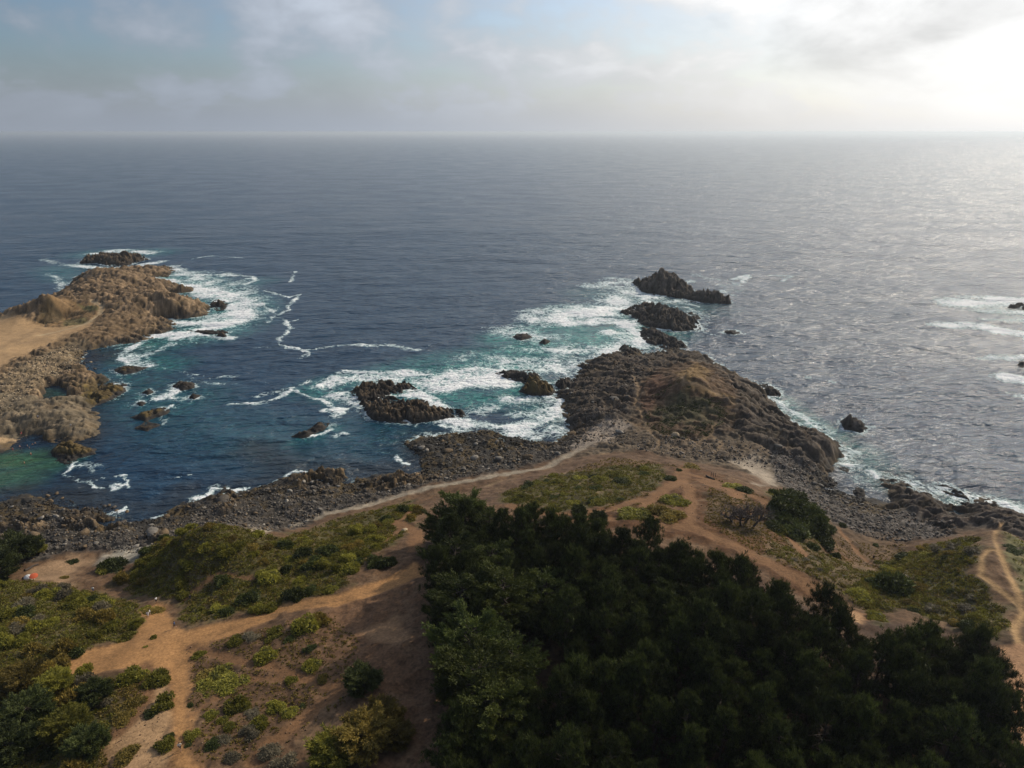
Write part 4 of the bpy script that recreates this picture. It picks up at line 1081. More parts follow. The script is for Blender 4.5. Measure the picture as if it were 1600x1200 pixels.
for P_, nm_, kd, cn in zip([P_ for P_, z_ in zip(CZW, CZ) if z_[4] != 4], names, kinds, cnts):
    for q in scatter(P_, cn):
        k_ = random.choice(kd)
        place_boulder(q[0], q[1], random.uniform(.5, 1.0), k_, f'{k_} boulder among smaller stones on the {nm_}', f'{k_} boulders on the {nm_}')

# ------------------------------------------------------------------ vegetation meshes
def tri_leaves(C, N_, L_, W_, r, spread=0.7):
    """pointed leaves: centre, outward direction, length, width"""
    k = len(C)
    d = N_ + spread * r.normal(size=(k, 3)); d /= np.linalg.norm(d, axis=1, keepdims=True)
    s = np.cross(d, r.normal(size=(k, 3))); s /= np.linalg.norm(s, axis=1, keepdims=True) + 1e-9
    L_ = np.asarray(L_).reshape(-1, 1) if np.ndim(L_) else L_
    a = C - s * W_ / 2; b_ = C + s * W_ / 2; c_ = C + d * L_
    V = np.stack([a, b_, c_], 1).reshape(-1, 3)
    return V, np.arange(k * 3).reshape(-1, 3)


def bush_mesh(seed, mat, lumps=9, leaves=1500, L_=.15, W_=.10, flat=.62):
    r = np.random.default_rng(seed)
    th = r.random(lumps) * 6.283; rr_ = np.sqrt(r.random(lumps)) * .62
    cen = np.stack([rr_ * np.cos(th), rr_ * np.sin(th), flat * (0.20 + 0.35 * r.random(lumps)) * (1.25 - rr_)], 1)
    rad_ = .26 + .18 * r.random(lumps)
    idx = r.integers(0, lumps, leaves)
    dirs = r.normal(size=(leaves, 3)); dirs[:, 2] = np.abs(dirs[:, 2]) * .9 - .15; dirs /= np.linalg.norm(dirs, axis=1, keepdims=True)
    C = cen[idx] + dirs * (rad_[idx] * (0.72 + .32 * r.random(leaves)))[:, None] * np.array([1, 1, .85])
    C[:, 2] = np.maximum(C[:, 2], 0.0)
    V, Fc = tri_leaves(C, dirs, L_ * (.7 + .6 * r.random(leaves)), W_, r)
    lump_t = r.random(lumps)
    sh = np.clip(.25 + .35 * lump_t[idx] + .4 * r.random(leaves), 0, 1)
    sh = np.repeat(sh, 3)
    # twiggy core of every lump
    cv, cf, off_ = [], [], len(V)
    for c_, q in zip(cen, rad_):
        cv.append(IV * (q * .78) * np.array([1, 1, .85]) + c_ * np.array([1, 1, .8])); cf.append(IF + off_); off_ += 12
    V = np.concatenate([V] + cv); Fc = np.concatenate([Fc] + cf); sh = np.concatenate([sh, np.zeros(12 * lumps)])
    return mesh_np('shrub', V, Fc, mat, False, {'shade': ('POINT', 'FLOAT', sh)})


def tube(pts_, rads_, sides=6):
    V, Fc = [], []
    pts_ = np.asarray(pts_, float)
    for i, (p, q) in enumerate(zip(pts_, rads_)):
        d = pts_[min(i + 1, len(pts_) - 1)] - pts_[max(i - 1, 0)]; d /= np.linalg.norm(d) + 1e-9
        a = np.cross(d, [0.3, 1, 0.1]); a /= np.linalg.norm(a); b_ = np.cross(d, a)
        for k in range(sides):
            t_ = 6.2832 * k / sides
            V.append(p + q * (math.cos(t_) * a + math.sin(t_) * b_))
    for i in range(len(pts_) - 1):
        for k in range(sides):
            Fc.append((i * sides + k, i * sides + (k + 1) % sides, (i + 1) * sides + (k + 1) % sides, (i + 1) * sides + k))
    return np.array(V), np.array(Fc)


def join(parts):
    V, Fc, o_ = [], [], 0
    for v, f in parts:
        V.append(v); Fc.append(f + o_); o_ += len(v)
    return np.concatenate(V), np.concatenate(Fc)


def pine_meshes(seed, Ht=12.0, Rc=3.6):
    """open rounded pine: limbs that carry upright brushes of needles"""
    r = np.random.default_rng(seed)
    limbs = []
    bend = r.normal(size=2) * .5
    tp = [np.array([bend[0] * (k / 5) ** 2, bend[1] * (k / 5) ** 2, Ht * .93 * k / 5]) for k in range(6)]
    limbs.append(tube(tp, np.linspace(.26, .05, 6), 7))
    tuft, sh0 = [], []
    nb = 42
    for i in range(nb):
        f = .20 + .78 * (i + r.random() * .8) / nb
        z0 = Ht * f
        prof = Rc * min(1.0, max(.05, (1.03 - f) / .55)) ** .75 * min(1.0, .6 + (f - .2) * 3) * r.uniform(.7, 1.15)
        th = i * 2.4 + r.normal() * .4
        b0 = np.array([bend[0] * f * f, bend[1] * f * f, z0])
        lift = r.uniform(.25, .75) * prof * (.4 + f)
        b1 = b0 + np.array([math.cos(th) * prof, math.sin(th) * prof, lift * .8])
        mid = (b0 + b1) / 2 + np.array([0, 0, -.12 * prof])
        limbs.append(tube([b0, mid, b1], [.07, .045, .02], 4))
        nt = int(5 + prof * 3.2)
        for k in range(nt):
            q = r.uniform(.35, 1.05)
            p = b0 * (1 - q) + b1 * q + r.normal(size=3) * np.array([.42, .42, .30])
            tuft.append(p); sh0.append(r.random() * .5 + .5 * r.random() * f)  # higher tufts lean lighter, imitating light on the crown top
    for k in range(26):
        p = np.array([bend[0], bend[1], Ht * .93]) + r.normal(size=3) * np.array([.55, .55, .5]); tuft.append(p); sh0.append(.6)
    tuft = np.array(tuft); sh0 = np.array(sh0)
    nn = 17
    C = np.repeat(tuft, nn, 0) + r.normal(size=(len(tuft) * nn, 3)) * .14
    N_ = np.tile([0, 0, 1.0], (len(C), 1))
    V, Fc = tri_leaves(C, N_, .50 + .45 * r.random(len(C)), .10, r, .42)
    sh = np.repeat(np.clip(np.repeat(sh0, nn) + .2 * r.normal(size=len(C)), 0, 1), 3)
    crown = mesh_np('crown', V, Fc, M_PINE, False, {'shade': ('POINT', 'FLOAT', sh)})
    tv, tf = join(limbs)
    trunk = mesh_np('trunk', tv, tf, M_BARK, True)
    return crown, trunk


def cypress_meshes(seed, Ht=13.0, Rc=6.5, mat=None):
    """wide wind shaped cypress: flat feathery sprays on long rising limbs"""
    r = np.random.default_rng(seed)
    limbs, CC, NN, SS = [], [], [], []
    limbs.append(tube([(0, 0, 0), (.2, .1, Ht * .4), (.5, -.1, Ht * .85)], [.55, .38, .12], 8))
    nb = 46
    for i in range(nb):
        f = .12 + .80 * (i + r.random()) / nb
        th = i * 2.4 + r.normal() * .35
        reach = Rc * math.sqrt(max(.05, 1 - ((f - .35) / .68) ** 2)) * r.uniform(.7, 1.1)
        b0 = np.array([.4 * f, 0, Ht * f * .85])
        d = np.array([math.cos(th), math.sin(th), r.uniform(.12, .55)])
        b1 = b0 + d * reach
        mid = (b0 + b1) / 2 + np.array([0, 0, -.10 * reach])
        limbs.append(tube([b0, mid, b1], [.13, .08, .03], 5))
        side = np.array([-d[1], d[0], 0.0])
        ns = int(9 + reach * 2.6)
        tone_ = r.random()
        for k in range(ns):
            q = r.uniform(.3, 1.0)
            p = b0 * (1 - q) ** 2 + 2 * mid * q * (1 - q) + b1 * q * q
            sg = r.choice([-1, 1])
            dirv = d * .9 + side * sg * r.uniform(.3, .9) + np.array([0, 0, r.uniform(.0, .3)]); dirv /= np.linalg.norm(dirv)
            ln = r.uniform(.8, 1.9) * (1.15 - .4 * q)
            for m_ in range(11):
                s_ = m_ / 10
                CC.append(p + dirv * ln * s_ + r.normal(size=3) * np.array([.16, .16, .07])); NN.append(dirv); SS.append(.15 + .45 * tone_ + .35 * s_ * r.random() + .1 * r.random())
    for k in range(160):
        d_ = r.normal(size=3); d_[2] = abs(d_[2]) * .5 + .1; d_ /= np.linalg.norm(d_)
        CC.append(np.array([.45, -.05, Ht * (.80 + .08 * r.random())]) + d_ * np.array([1, 1, .5]) * r.random() * Rc * .28); NN.append(d_); SS.append(.3 + .5 * r.random())
    C = np.array(CC); N_ = np.array(NN)
    C = np.repeat(C, 3, 0) + r.normal(size=(len(C) * 3, 3)) * .08; N_ = np.repeat(N_, 3, 0); S_ = np.repeat(np.array(SS), 3)
    V, Fc = tri_leaves(C, N_, .30 + .28 * r.random(len(C)), .15, r, .45)
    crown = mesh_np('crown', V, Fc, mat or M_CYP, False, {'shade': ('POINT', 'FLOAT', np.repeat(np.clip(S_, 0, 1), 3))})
    tv, tf = join(limbs)
    return crown, mesh_np('trunk', tv, tf, M_BARK, True)


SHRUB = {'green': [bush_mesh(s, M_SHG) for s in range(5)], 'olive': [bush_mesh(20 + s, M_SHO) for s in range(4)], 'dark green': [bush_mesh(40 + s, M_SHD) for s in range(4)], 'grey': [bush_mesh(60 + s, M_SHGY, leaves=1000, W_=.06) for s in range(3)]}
PINES = [pine_meshes(100 + s, 12 + 1.2 * (s % 3), 3.7 + .4 * (s % 4)) for s in range(7)]
CYPR = [cypress_meshes(200 + s) for s in range(4)]
CYPB = [cypress_meshes(250 + s, mat=M_CYPB) for s in range(2)]
BROAD = [cypress_meshes(300 + s, 5.0, 4.2, M_SHO) for s in range(2)] + [cypress_meshes(310, 5.5, 3.4, M_SHG), cypress_meshes(311, 5.2, 3.6, M_SHD)]
print('veg meshes', round(time.time() - T0, 1))


def hgt(x_, y_):
    return float(ground_z(x_, y_))


KEEP = [tuple(q) for q in G([(44, 903), (54, 905), (60, 900), (283, 1178), (232, 966), (235, 962), (245, 943), (298, 940), (146, 925), (274, 984), (50, 912), (1364, 876)])]


def put_shrub(x_, y_, r_, kind, label, group=None, hs=1.0):
    if group and any(math.hypot(x_ - a_, y_ - b_) < r_ + 1.6 for a_, b_ in KEEP): return None
    if group and any(math.hypot(x_ - a_, y_ - b_) < r_ + 3.5 for a_, b_ in KEEP[:3]): return None
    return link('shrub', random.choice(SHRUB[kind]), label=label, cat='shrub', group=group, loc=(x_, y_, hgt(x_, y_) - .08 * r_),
                rot=(0, 0, random.uniform(0, 6.28)), scale=(r_, r_ * random.uniform(.85, 1.1), r_ * hs * random.uniform(.85, 1.15)))


def put_tree(name, meshes, x_, y_, s_, label, cat, group=None, rot=None):
    e = link(name, None, label=label, cat=cat, group=group, loc=(x_, y_, hgt(x_, y_) - .15), rot=(0, 0, random.uniform(0, 6.28) if rot is None else rot), scale=(s_, s_, s_ * random.uniform(.94, 1.08)))
    link('crown', meshes[0], parent=e); link('trunk', meshes[1], parent=e)
    return e


# named shrubs: px centre, width px, kind, height factor, label
NAMED = [
 (207, 1062, 38, 'green', .7, 'green shrub at the left of three between the small sand paths'), (247, 1068, 38, 'green', .8, 'tall oval shrub standing between two narrow sand paths'), (205, 1105, 36, 'olive', .5, 'long brownish shrub beside the narrow left path'), (195, 1125, 30, 'olive', .45, 'low brownish shrub below the long one on the left path'),
 (257, 1104, 32, 'green', .8, 'green shrub on the left verge of the main track'), (236, 1120, 24, 'dark green', .6, 'small dark shrub touching the verge shrub of the main track'), (258, 1170, 26, 'green', .8, 'green shrub left of the walking person'), (265, 1156, 14, 'dark green', .8, 'small dark shrub just above the one left of the walker'),
 (300, 1156, 22, 'green', .8, 'compact green shrub right of the walking person'), (297, 1169, 12, 'dark green', .5, 'tiny dark plant by the walker on the right verge'), (311, 1024, 17, 'green', .7, 'bright single shrub at the fork of the sand tracks'),
 (320, 1062, 44, 'olive', .35, 'left half of the low oval thicket beside the main track'), (350, 1052, 44, 'green', .35, 'upper half of the low oval thicket beside the main track'), (365, 1070, 44, 'green', .35, 'right half of the low oval thicket beside the main track'), (335, 1078, 50, 'green', .3, 'lower half of the low oval thicket beside the main track'),
 (200, 1183, 40, 'olive', .4, 'flat olive shrub near the lower left sand'), (298, 1105, 10, 'dark green', .6, 'tiny shrub on the right edge of the main track'),
 (370, 1007, 26, 'green', .7, 'first green shrub below the wide sandy track'), (394, 1000, 28, 'grey', .6, 'greyish shrub second in the row below the wide track'), (430, 996, 34, 'green', .7, 'green shrub third in the row below the wide track'), (478, 985, 44, 'green', 1.0, 'tall shrub with tree shadow behind below the wide track'), (500, 975, 34, 'olive', .9, 'olive shrub adjoining the tall one below the wide track'),
 (415, 1030, 36, 'green', .9, 'rounded bush in the middle of the dry ground'), (453, 1004, 18, 'dark green', .6, 'small dark bush between the row and the round bush'), (486, 1014, 22, 'dark green', .6, 'small bush at the edge of the forest shadow'), (487, 1041, 28, 'green', .8, 'bright bush half inside the forest shadow'), (505, 1060, 22, 'olive', .6, 'yellowish plant at the shadow edge'),
 (455, 1063, 18, 'green', .7, 'small fresh bush on the dry ground alone'), (371, 1106, 32, 'green', .9, 'bushy shrub above the small dry slope'), (395, 1118, 22, 'grey', .6, 'greyish shrub beside the bushy one on the dry slope'), (430, 1105, 28, 'green', .8, 'left bush of the pair at the shadow tip'), (453, 1114, 26, 'green', .8, 'right bush of the pair at the shadow tip'),
 (330, 1122, 18, 'green', .6, 'small bush by the main track below the thicket'), (348, 1130, 18, 'green', .7, 'upper small bush in the stack on the dry slope'), (359, 1138, 18, 'green', .7, 'lower small bush in the stack on the dry slope'), (405, 1135, 26, 'green', .9, 'green bush above the two grey ones'), (390, 1150, 32, 'grey', .7, 'grey bush below the green one on the dry slope'),
 (350, 1163, 26, 'grey', .8, 'left grey bush near the bottom of the dry slope'), (334, 1168, 22, 'dark green', .7, 'dark bush left of the bottom grey bush'), (362, 1186, 30, 'grey', .6, 'grey bush close to the bottom edge'), (425, 1178, 36, 'grey', .8, 'large silver grey bush near the bottom left of the trees'), (445, 1195, 40, 'grey', .8, 'second silver grey bush at the bottom edge'), (474, 1100, 12, 'dark green', .5, 'tiny plant beside the shaded track'),
 (102, 1056, 11, 'grey', 2.2, 'narrow blue grey plant at the edge of the wide sand'), (131, 1054, 22, 'green', 1.5, 'upright shrub at the corner of the wide sand'), (241, 1000, 10, 'green', .8, 'tiny shrub on the sand above the track junction'), (228, 1013, 6, 'green', .7, 'tiniest tuft on the sand above the track junction'), (238, 957, 30, 'olive', .5, 'low shrub on the sandy knob by the people in white'), (228, 955, 20, 'green', .5, 'left part of the low scrub on the sandy knob'),
 (1034, 802, 42, 'olive', .6, 'left side of the round thicket between the looping tracks'), (1055, 787, 46, 'green', .6, 'top of the round thicket between the looping tracks'), (1050, 812, 50, 'olive', .5, 'base of the round thicket between the looping tracks'), (985, 810, 52, 'green', .5, 'oval thicket beside the forest and the red track'), (1004, 804, 26, 'green', .7, 'brighter knob of the oval thicket beside the forest'),
 (1047, 748, 20, 'dark green', .7, 'small round bush at the head of the red clearing'), (1060, 736, 12, 'dark green', .6, 'tiny bush at the start of the coast path'), (1145, 762, 34, 'green', .4, 'low green patch on the seaward lip of the clearing'), (1165, 768, 26, 'dark green', .5, 'dark bush on the seaward lip of the clearing'), (1078, 733, 30, 'olive', .3, 'flat bush seaward of the coast path bend'),
 (1225, 795, 50, 'dark green', 1.1, 'big dark bush crowning the cliff'), (1255, 805, 46, 'dark green', 1.1, 'dark bush on the drop beside the cliff crown'), (1240, 835, 46, 'dark green', .8, 'lower dark bush on the cliff slope'), (1275, 835, 34, 'dark green', .9, 'dark bush at the cliff foot beside the sand'), (1215, 830, 30, 'green', .6, 'green bush inland of the cliff bushes'), (1262, 822, 62, 'dark green', 1.0, 'widest dark bush in the middle of the cliff thicket'), (1238, 778, 42, 'dark green', .9, 'dark bush at the top end of the cliff thicket'), (1285, 850, 44, 'dark green', .9, 'dark bush at the bottom end of the cliff thicket'), (1222, 815, 46, 'dark green', .9, 'dark bush on the inland side of the cliff thicket'),
 (1305, 870, 22, 'dark green', .9, 'narrow dark bush trailing down to the valley'),
 (1395, 925, 62, 'dark green', 1.0, 'largest round dark bush on the right slope'), (1340, 935, 36, 'green', .5, 'bright low bush beside the grey sand ramp'), (1316, 823, 15, 'dark green', .8, 'small dark bush at the edge of the cobbles'), (1374, 882, 14, 'green', .6, 'small green bush in the sandy valley'), (1369, 853, 10, 'dark green', .6, 'tiny bush on the valley side'),
 (180, 886, 44, 'dark green', .8, 'dark bush behind the small beach'), (165, 892, 26, 'green', .6, 'green bush at the edge of the small beach sand'), (244, 888, 16, 'grey', .9, 'single pale grey bush on the shaded flank of the mound'), (112, 877, 16, 'dark green', .5, 'small bush on the beach sand'), (100, 903, 12, 'olive', .5, 'low olive tuft on the beach sand'),
 (585, 885, 36, 'dark green', 1.0, 'dark bush at the turn of the wide track'), (607, 882, 30, 'dark green', .9, 'dark bush right of the track turn'), (548, 895, 30, 'green', .8, 'green bush left of the dark pair at the track turn'), (558, 882, 26, 'dark green', .8, 'dark green bush above the green one near the track turn'),
 (422, 951, 30, 'green', .9, 'bright rounded bush on the verge of the wide track'), (518, 926, 22, 'green', .8, 'small bright bush on the upper verge of the wide track')]
named_xy = []
for px, py, wpx, kd, hs, lab in NAMED:
    q = G([(px, py)], lambda a_, b_: sample(LAND, a_, b_))[0]
    slant = math.sqrt(q[0] ** 2 + q[1] ** 2 + 95 ** 2)
    r_ = wpx / 2 * slant / FPX / .86
    put_shrub(q[0], q[1], r_, kd, lab, None, hs * 1.05)
    named_xy.append((q[0], q[1], r_))

# scrub one by one, the largest
ZL = {'west': 'dense scrub left of the wide sand', 'mound': 'scrub mound above the bay shore', 'bank': 'low green bank above the pale beach strip', 'north': 'scrub behind the forest toward the spit', 'cliff': 'dark scrub on the cliff edge', 'east': 'scrub slope under the right ridge path', 'slope': 'thin scrub right of the forest', 'ridge': 'far side of the right ridge'}
used = list(named_xy)


def poisson(P_, n, dmin, pick=None):
    out = []
    for q in scatter(P_, n * 12, pick):
        if all((q[0] - a[0]) ** 2 + (q[1] - a[1]) ** 2 > dmin * dmin for a in out):
            out.append(q)
            if len(out) >= n: break
    return out


vegpick = lambda a_, b_: sample(VEG, a_, b_) > .6
for k, nn, rr0, rr1, kds, hs in (('west', 76, 1.6, 3.4, ['green', 'olive', 'green', 'dark green', 'grey'], 1.15), ('mound', 68, 1.6, 3.2, ['green', 'green', 'olive', 'dark green'], 1.05), ('bank', 10, 1.2, 2.0, ['green', 'olive'], .7),
                                 ('north', 28, 1.7, 3.2, ['green', 'dark green', 'green'], .6), ('cliff', 15, 2.4, 3.8, ['dark green'], .9), ('east', 34, 1.4, 2.8, ['green', 'olive', 'grey', 'dark green'], .7), ('slope', 16, .8, 1.7, ['green', 'olive', 'grey'], .6), ('ridge', 5, 1.5, 2.4, ['dark green', 'grey'], .5)):
    ctr = ZG[k].mean(0)
    for q in poisson(ZG[k], nn, rr0 * 1.45, vegpick):
        kd = random.choice(kds)
        r_ = random.uniform(rr0, rr1)
        sz_ = 'small' if r_ < rr0 + (rr1 - rr0) * .33 else 'medium' if r_ < rr0 + (rr1 - rr0) * .67 else 'large'
        ew = 'left' if q[0] < ctr[0] - 8 else 'right' if q[0] > ctr[0] + 8 else 'middle'
        ns = 'seaward' if q[1] > ctr[1] else 'landward'
        put_shrub(q[0], q[1], r_, kd, f'{sz_} {kd} shrub, {ns} {ew} of the {ZL[k]}', f'{kd} shrubs of the {ZL[k]}', hs)

# low scrub and dry tufts: stuff
def tufts(name, label, pts_, r0, r1, mat, nl, seed):
    r = np.random.default_rng(seed)
    k = len(pts_)
    z_ = ground_z(pts_[:, 0], pts_[:, 1])
    q = r0 + (r1 - r0) * r.random(k) ** 1.5
    dirs = r.normal(size=(k, nl, 3)); dirs[..., 2] = np.abs(dirs[..., 2]) * .8; dirs /= np.linalg.norm(dirs, axis=2, keepdims=True)
    C = dirs * q[:, None, None] * np.array([1, 1, .6]) * (.6 + .4 * r.random((k, nl, 1)))
    C = C + np.stack([pts_[:, 0], pts_[:, 1], z_ - .05], 1)[:, None, :]
    V, Fc = tri_leaves(C.reshape(-1, 3), dirs.reshape(-1, 3), .32, .24, r)
    sh = np.repeat(np.repeat(r.random(k), nl) * .6 + .4 * r.random(k * nl), 3)
    me = mesh_np(name, V, Fc, mat, False, {'shade': ('POINT', 'FLOAT', sh)})
    o = link(name, me, kind='stuff'); o['label'] = label; o['category'] = 'scrub'


def zone_pts(cfg, pick): return np.concatenate([scatter(ZG[k], n_, pick) for k, n_ in cfg])
tufts('low_scrub', 'low green ground scrub filling the gaps between the shrubs', zone_pts((('west', 2600), ('mound', 2600), ('bank', 500), ('north', 1000), ('cliff', 160), ('east', 1700), ('slope', 250), ('ridge', 120)), vegpick), .3, 1.15, M_SHG, 28, 1)
tufts('dry_scrub', 'dry olive brush scattered through the green scrub', zone_pts((('west', 1300), ('mound', 1300), ('bank', 260), ('north', 350), ('east', 900), ('slope', 250)), vegpick), .3, 1.0, M_SHO, 24, 2)
notflat = lambda a_, b_: (sample(FLAT, a_, b_) < .3) & (sample(VEG, a_, b_) < .5) & (sample(ROCK, a_, b_) < .1)
dz = [G([(290, 1010), (520, 960), (560, 1000), (540, 1100), (400, 1190), (300, 1200)]), G([(165, 1060), (260, 1080), (260, 1200), (150, 1200)]), G([(1110, 745), (1200, 780), (1300, 880), (1340, 930), (1200, 880), (1100, 820)]), G([(930, 790), (1010, 770), (1060, 780), (1000, 820)]),
      G([(1300, 830), (1420, 850), (1380, 890), (1320, 880)]), G([(780, 770), (960, 715), (1060, 730), (900, 745)])]
kn = G([(1005, 655), (1015, 620), (1045, 605), (1075, 604), (1130, 632), (1140, 655), (1110, 680), (1060, 690), (1020, 675)])
tufts('knoll_scrub', 'dark low scrub clinging to the near face of the spit knoll', scatter(kn, 420, lambda a_, b_: fbm(a_, b_, 9, 3, 808) > -.02), .3, 1.1, M_SHD, 26, 9)
tufts('dry_grass_tufts', 'small dry tufts dotted over the bare brown ground', np.concatenate([scatter(P_, n_, notflat) for P_, n_ in zip(dz, (1500, 420, 1500, 300, 400, 500))]), .06, .30, M_SHO, 9, 3)

# ------------------------------------------------------------------ forest
FOREST = G([(690, 880), (740, 855), (800, 862), (860, 872), (940, 885), (1000, 902), (1060, 915), (1150, 948), (1230, 995), (1290, 1022), (1350, 1062), (1440, 1055), (1500, 1062), (1545, 1090), (1560, 1120), (1560, 1180), (1600, 1300), (1400, 1400), (1000, 1420), (700, 1330), (710, 1150), (690, 1000)])
spots = poisson(FOREST, 300, 3.9)
cyp_px = [(728, 832, 1.12, 'tallest dark cypress at the seaward corner of the forest'), (712, 905, 1.05, 'dark cypress on the left forest edge by the track'), (690, 838, .72, 'cypress leaning left over the pale beach strip'), (765, 845, .8, 'dark cypress right beside the tallest one'), (770, 900, .85, 'cypress with dense crown behind the corner one'), (785, 985, 1.1, 'feathery light green cypress halfway down the left forest edge'),
          (738, 1060, 1.1, 'dark cypress leaning over the shaded track'), (800, 1075, .9, 'cypress inside the left forest edge'), (775, 1165, 1.0, 'bright tipped cypress at the bottom left of the forest'), (722, 985, 1.1, 'black shaded cypress beside the wide track'), (748, 1120, 1.1, 'cypress between the bright one and the shaded track'), (850, 960, .85, 'cypress bordering the dark gap in the forest')]
cyp = []
for px, py, s_, lab in cyp_px:
    q = G([(px, py + 12)])[0]
    cyp.append(q)
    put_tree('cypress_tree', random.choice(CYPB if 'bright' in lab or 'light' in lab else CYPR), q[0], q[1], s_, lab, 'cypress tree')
gap = G([(820, 1050), (850, 1130)])
for q in spots:
    if any((q[0] - c_[0]) ** 2 + (q[1] - c_[1]) ** 2 < 22 for c_ in cyp): continue
    if any((q[0] - c_[0]) ** 2 + (q[1] - c_[1]) ** 2 < 20 for c_ in gap): continue
    u_, v_ = proj(q[0], q[1], 26)
    sz = random.uniform(.64, 1.04)
    adj = 'small dark green' if sz < .76 else 'middling dark green' if sz < .86 else 'broad dark green' if sz < .95 else 'large broad crowned'
    if v_ < 880 + max(0, u_ - 1000) * .45 - (60 if u_ < 900 else 0): row = 'on the seaward edge'
    elif v_ > 1120: row = 'in the nearest rows'
    elif v_ > 1010: row = 'in the middle rows'
    else: row = 'in the far rows'
    clm = 'left third' if u_ < 900 else 'centre left' if u_ < 1080 else 'centre right' if u_ < 1270 else 'right side' if u_ < 1430 else 'right end'
    zl = f'{row} of the forest, {clm}'
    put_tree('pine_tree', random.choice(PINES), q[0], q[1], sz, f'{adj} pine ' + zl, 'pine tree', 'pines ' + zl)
for px, py, s_, k_, lab in [(568, 1078, .80, 3, 'small dark tree standing in the forest shadow'), (570, 1175, 1.0, 0, 'spreading olive tree near the bottom of the shaded track'), (600, 1135, .75, 1, 'olive tree behind the spreading one by the shaded track'), (525, 1195, .95, 2, 'bright green tree at the bottom edge left of the olive tree'), (620, 1165, .6, 0, 'small olive tree touching the shaded track'),
                             (30, 878, 1.5, 3, 'wide low tree beside the left shore'), (2, 900, 1.3, 3, 'dark tree partly outside the left edge of the shore'), (58, 868, .7, 2, 'small bright tree at the seaward side of the shore tree'),
                             (905, 805, .55, 3, 'small dark tree standing out above the forest edge'), (935, 822, .6, 3, 'rounded dark tree on the forest edge by the red soil'),
                             (50, 1130, 1.05, 3, 'large dark tree filling the bottom left corner'), (110, 1150, .95, 2, 'green tree right of the bottom left corner tree'), (20, 1190, 1.0, 3, 'dark tree at the very corner of the bottom left'), (140, 1175, .8, 3, 'dark tree edging the lower left sand'), (90, 1085, .8, 2, 'bright green tree above the corner trees'), (150, 1100, .7, 3, 'dark tree beside the narrow left path'), (40, 1080, .85, 0, 'olive tree at the left edge above the corner')]:
    q = G([(px, py)])[0]
    put_tree('broad_tree', BROAD[k_], q[0], q[1], s_, lab, 'tree')
print('trees', round(time.time() - T0, 1))

# ------------------------------------------------------------------ bare tree
def bare_tree(px, py):
    q = G([(px, py)])[0]
    r = np.random.default_rng(5)
    e = link('bare_tree', None, label='leafless grey tree with spreading twigs on the red clearing', cat='tree', loc=(q[0], q[1], hgt(q[0], q[1]) - .1))
    tr, tw = [], []
    def grow(p, d, L_, rad_, lv):
        n_ = 4; P_ = [p]; dd = d.copy()
        for i in range(n_):
            dd = dd + r.normal(size=3) * .18 + np.array([0, 0, .04]); dd /= np.linalg.norm(dd)
            P_.append(P_[-1] + dd * L_ / n_)
        (tr if lv < 2 else tw).append(tube(P_, np.linspace(rad_, rad_ * .55, n_ + 1), 5 if lv < 2 else 3))
        if lv < 4:
            for k in range(3 if lv else 9):
                nd = dd + r.normal(size=3) * (.62 if lv else 1.0); nd[2] = abs(nd[2]) * .7 + .05; nd /= np.linalg.norm(nd)
                grow(P_[-1 if k < 2 else -2], nd, L_ * r.uniform(.6, .85), rad_ * .58, lv + 1)
    for b_ in range(4):
        grow(np.array([b_ * 1.6 - 2.4, r.normal() * .6, 0]), np.array([(b_ - 1.5) * .5, 0, 1.0]), 2.6, .34, 0)
    for nm_, lst in (('trunk', tr), ('twigs', tw)):
        v_, f_ = join(lst); link(nm_, mesh_np(nm_, v_, f_, M_DEAD), parent=e)
bare_tree(1160, 818)

# ------------------------------------------------------------------ people
def skin_mesh(name, verts, edges, radii, root=0, sub=1):
    me = bpy.data.meshes.new(name + '_src'); me.from_pydata(verts, edges, [])
    o = bpy.data.objects.new(name + '_src', me); col.objects.link(o)
    o.modifiers.new('skin', 'SKIN'); sm = o.modifiers.new('sub', 'SUBSURF'); sm.levels = sub; sm.render_levels = sub
    if not me.skin_vertices: 
        bm = bmesh.new(); bm.from_mesh(me); bm.verts.layers.skin.verify(); bm.to_mesh(me); bm.free()
    for i, q in enumerate(radii):
        me.skin_vertices[0].data[i].radius = (q, q)
    me.skin_vertices[0].data[root].use_root = True
    dg = bpy.context.evaluated_depsgraph_get(); dg.update()
    out = bpy.data.meshes.new_from_object(o.evaluated_get(dg))
    bpy.data.objects.remove(o); out.name = name
    return out


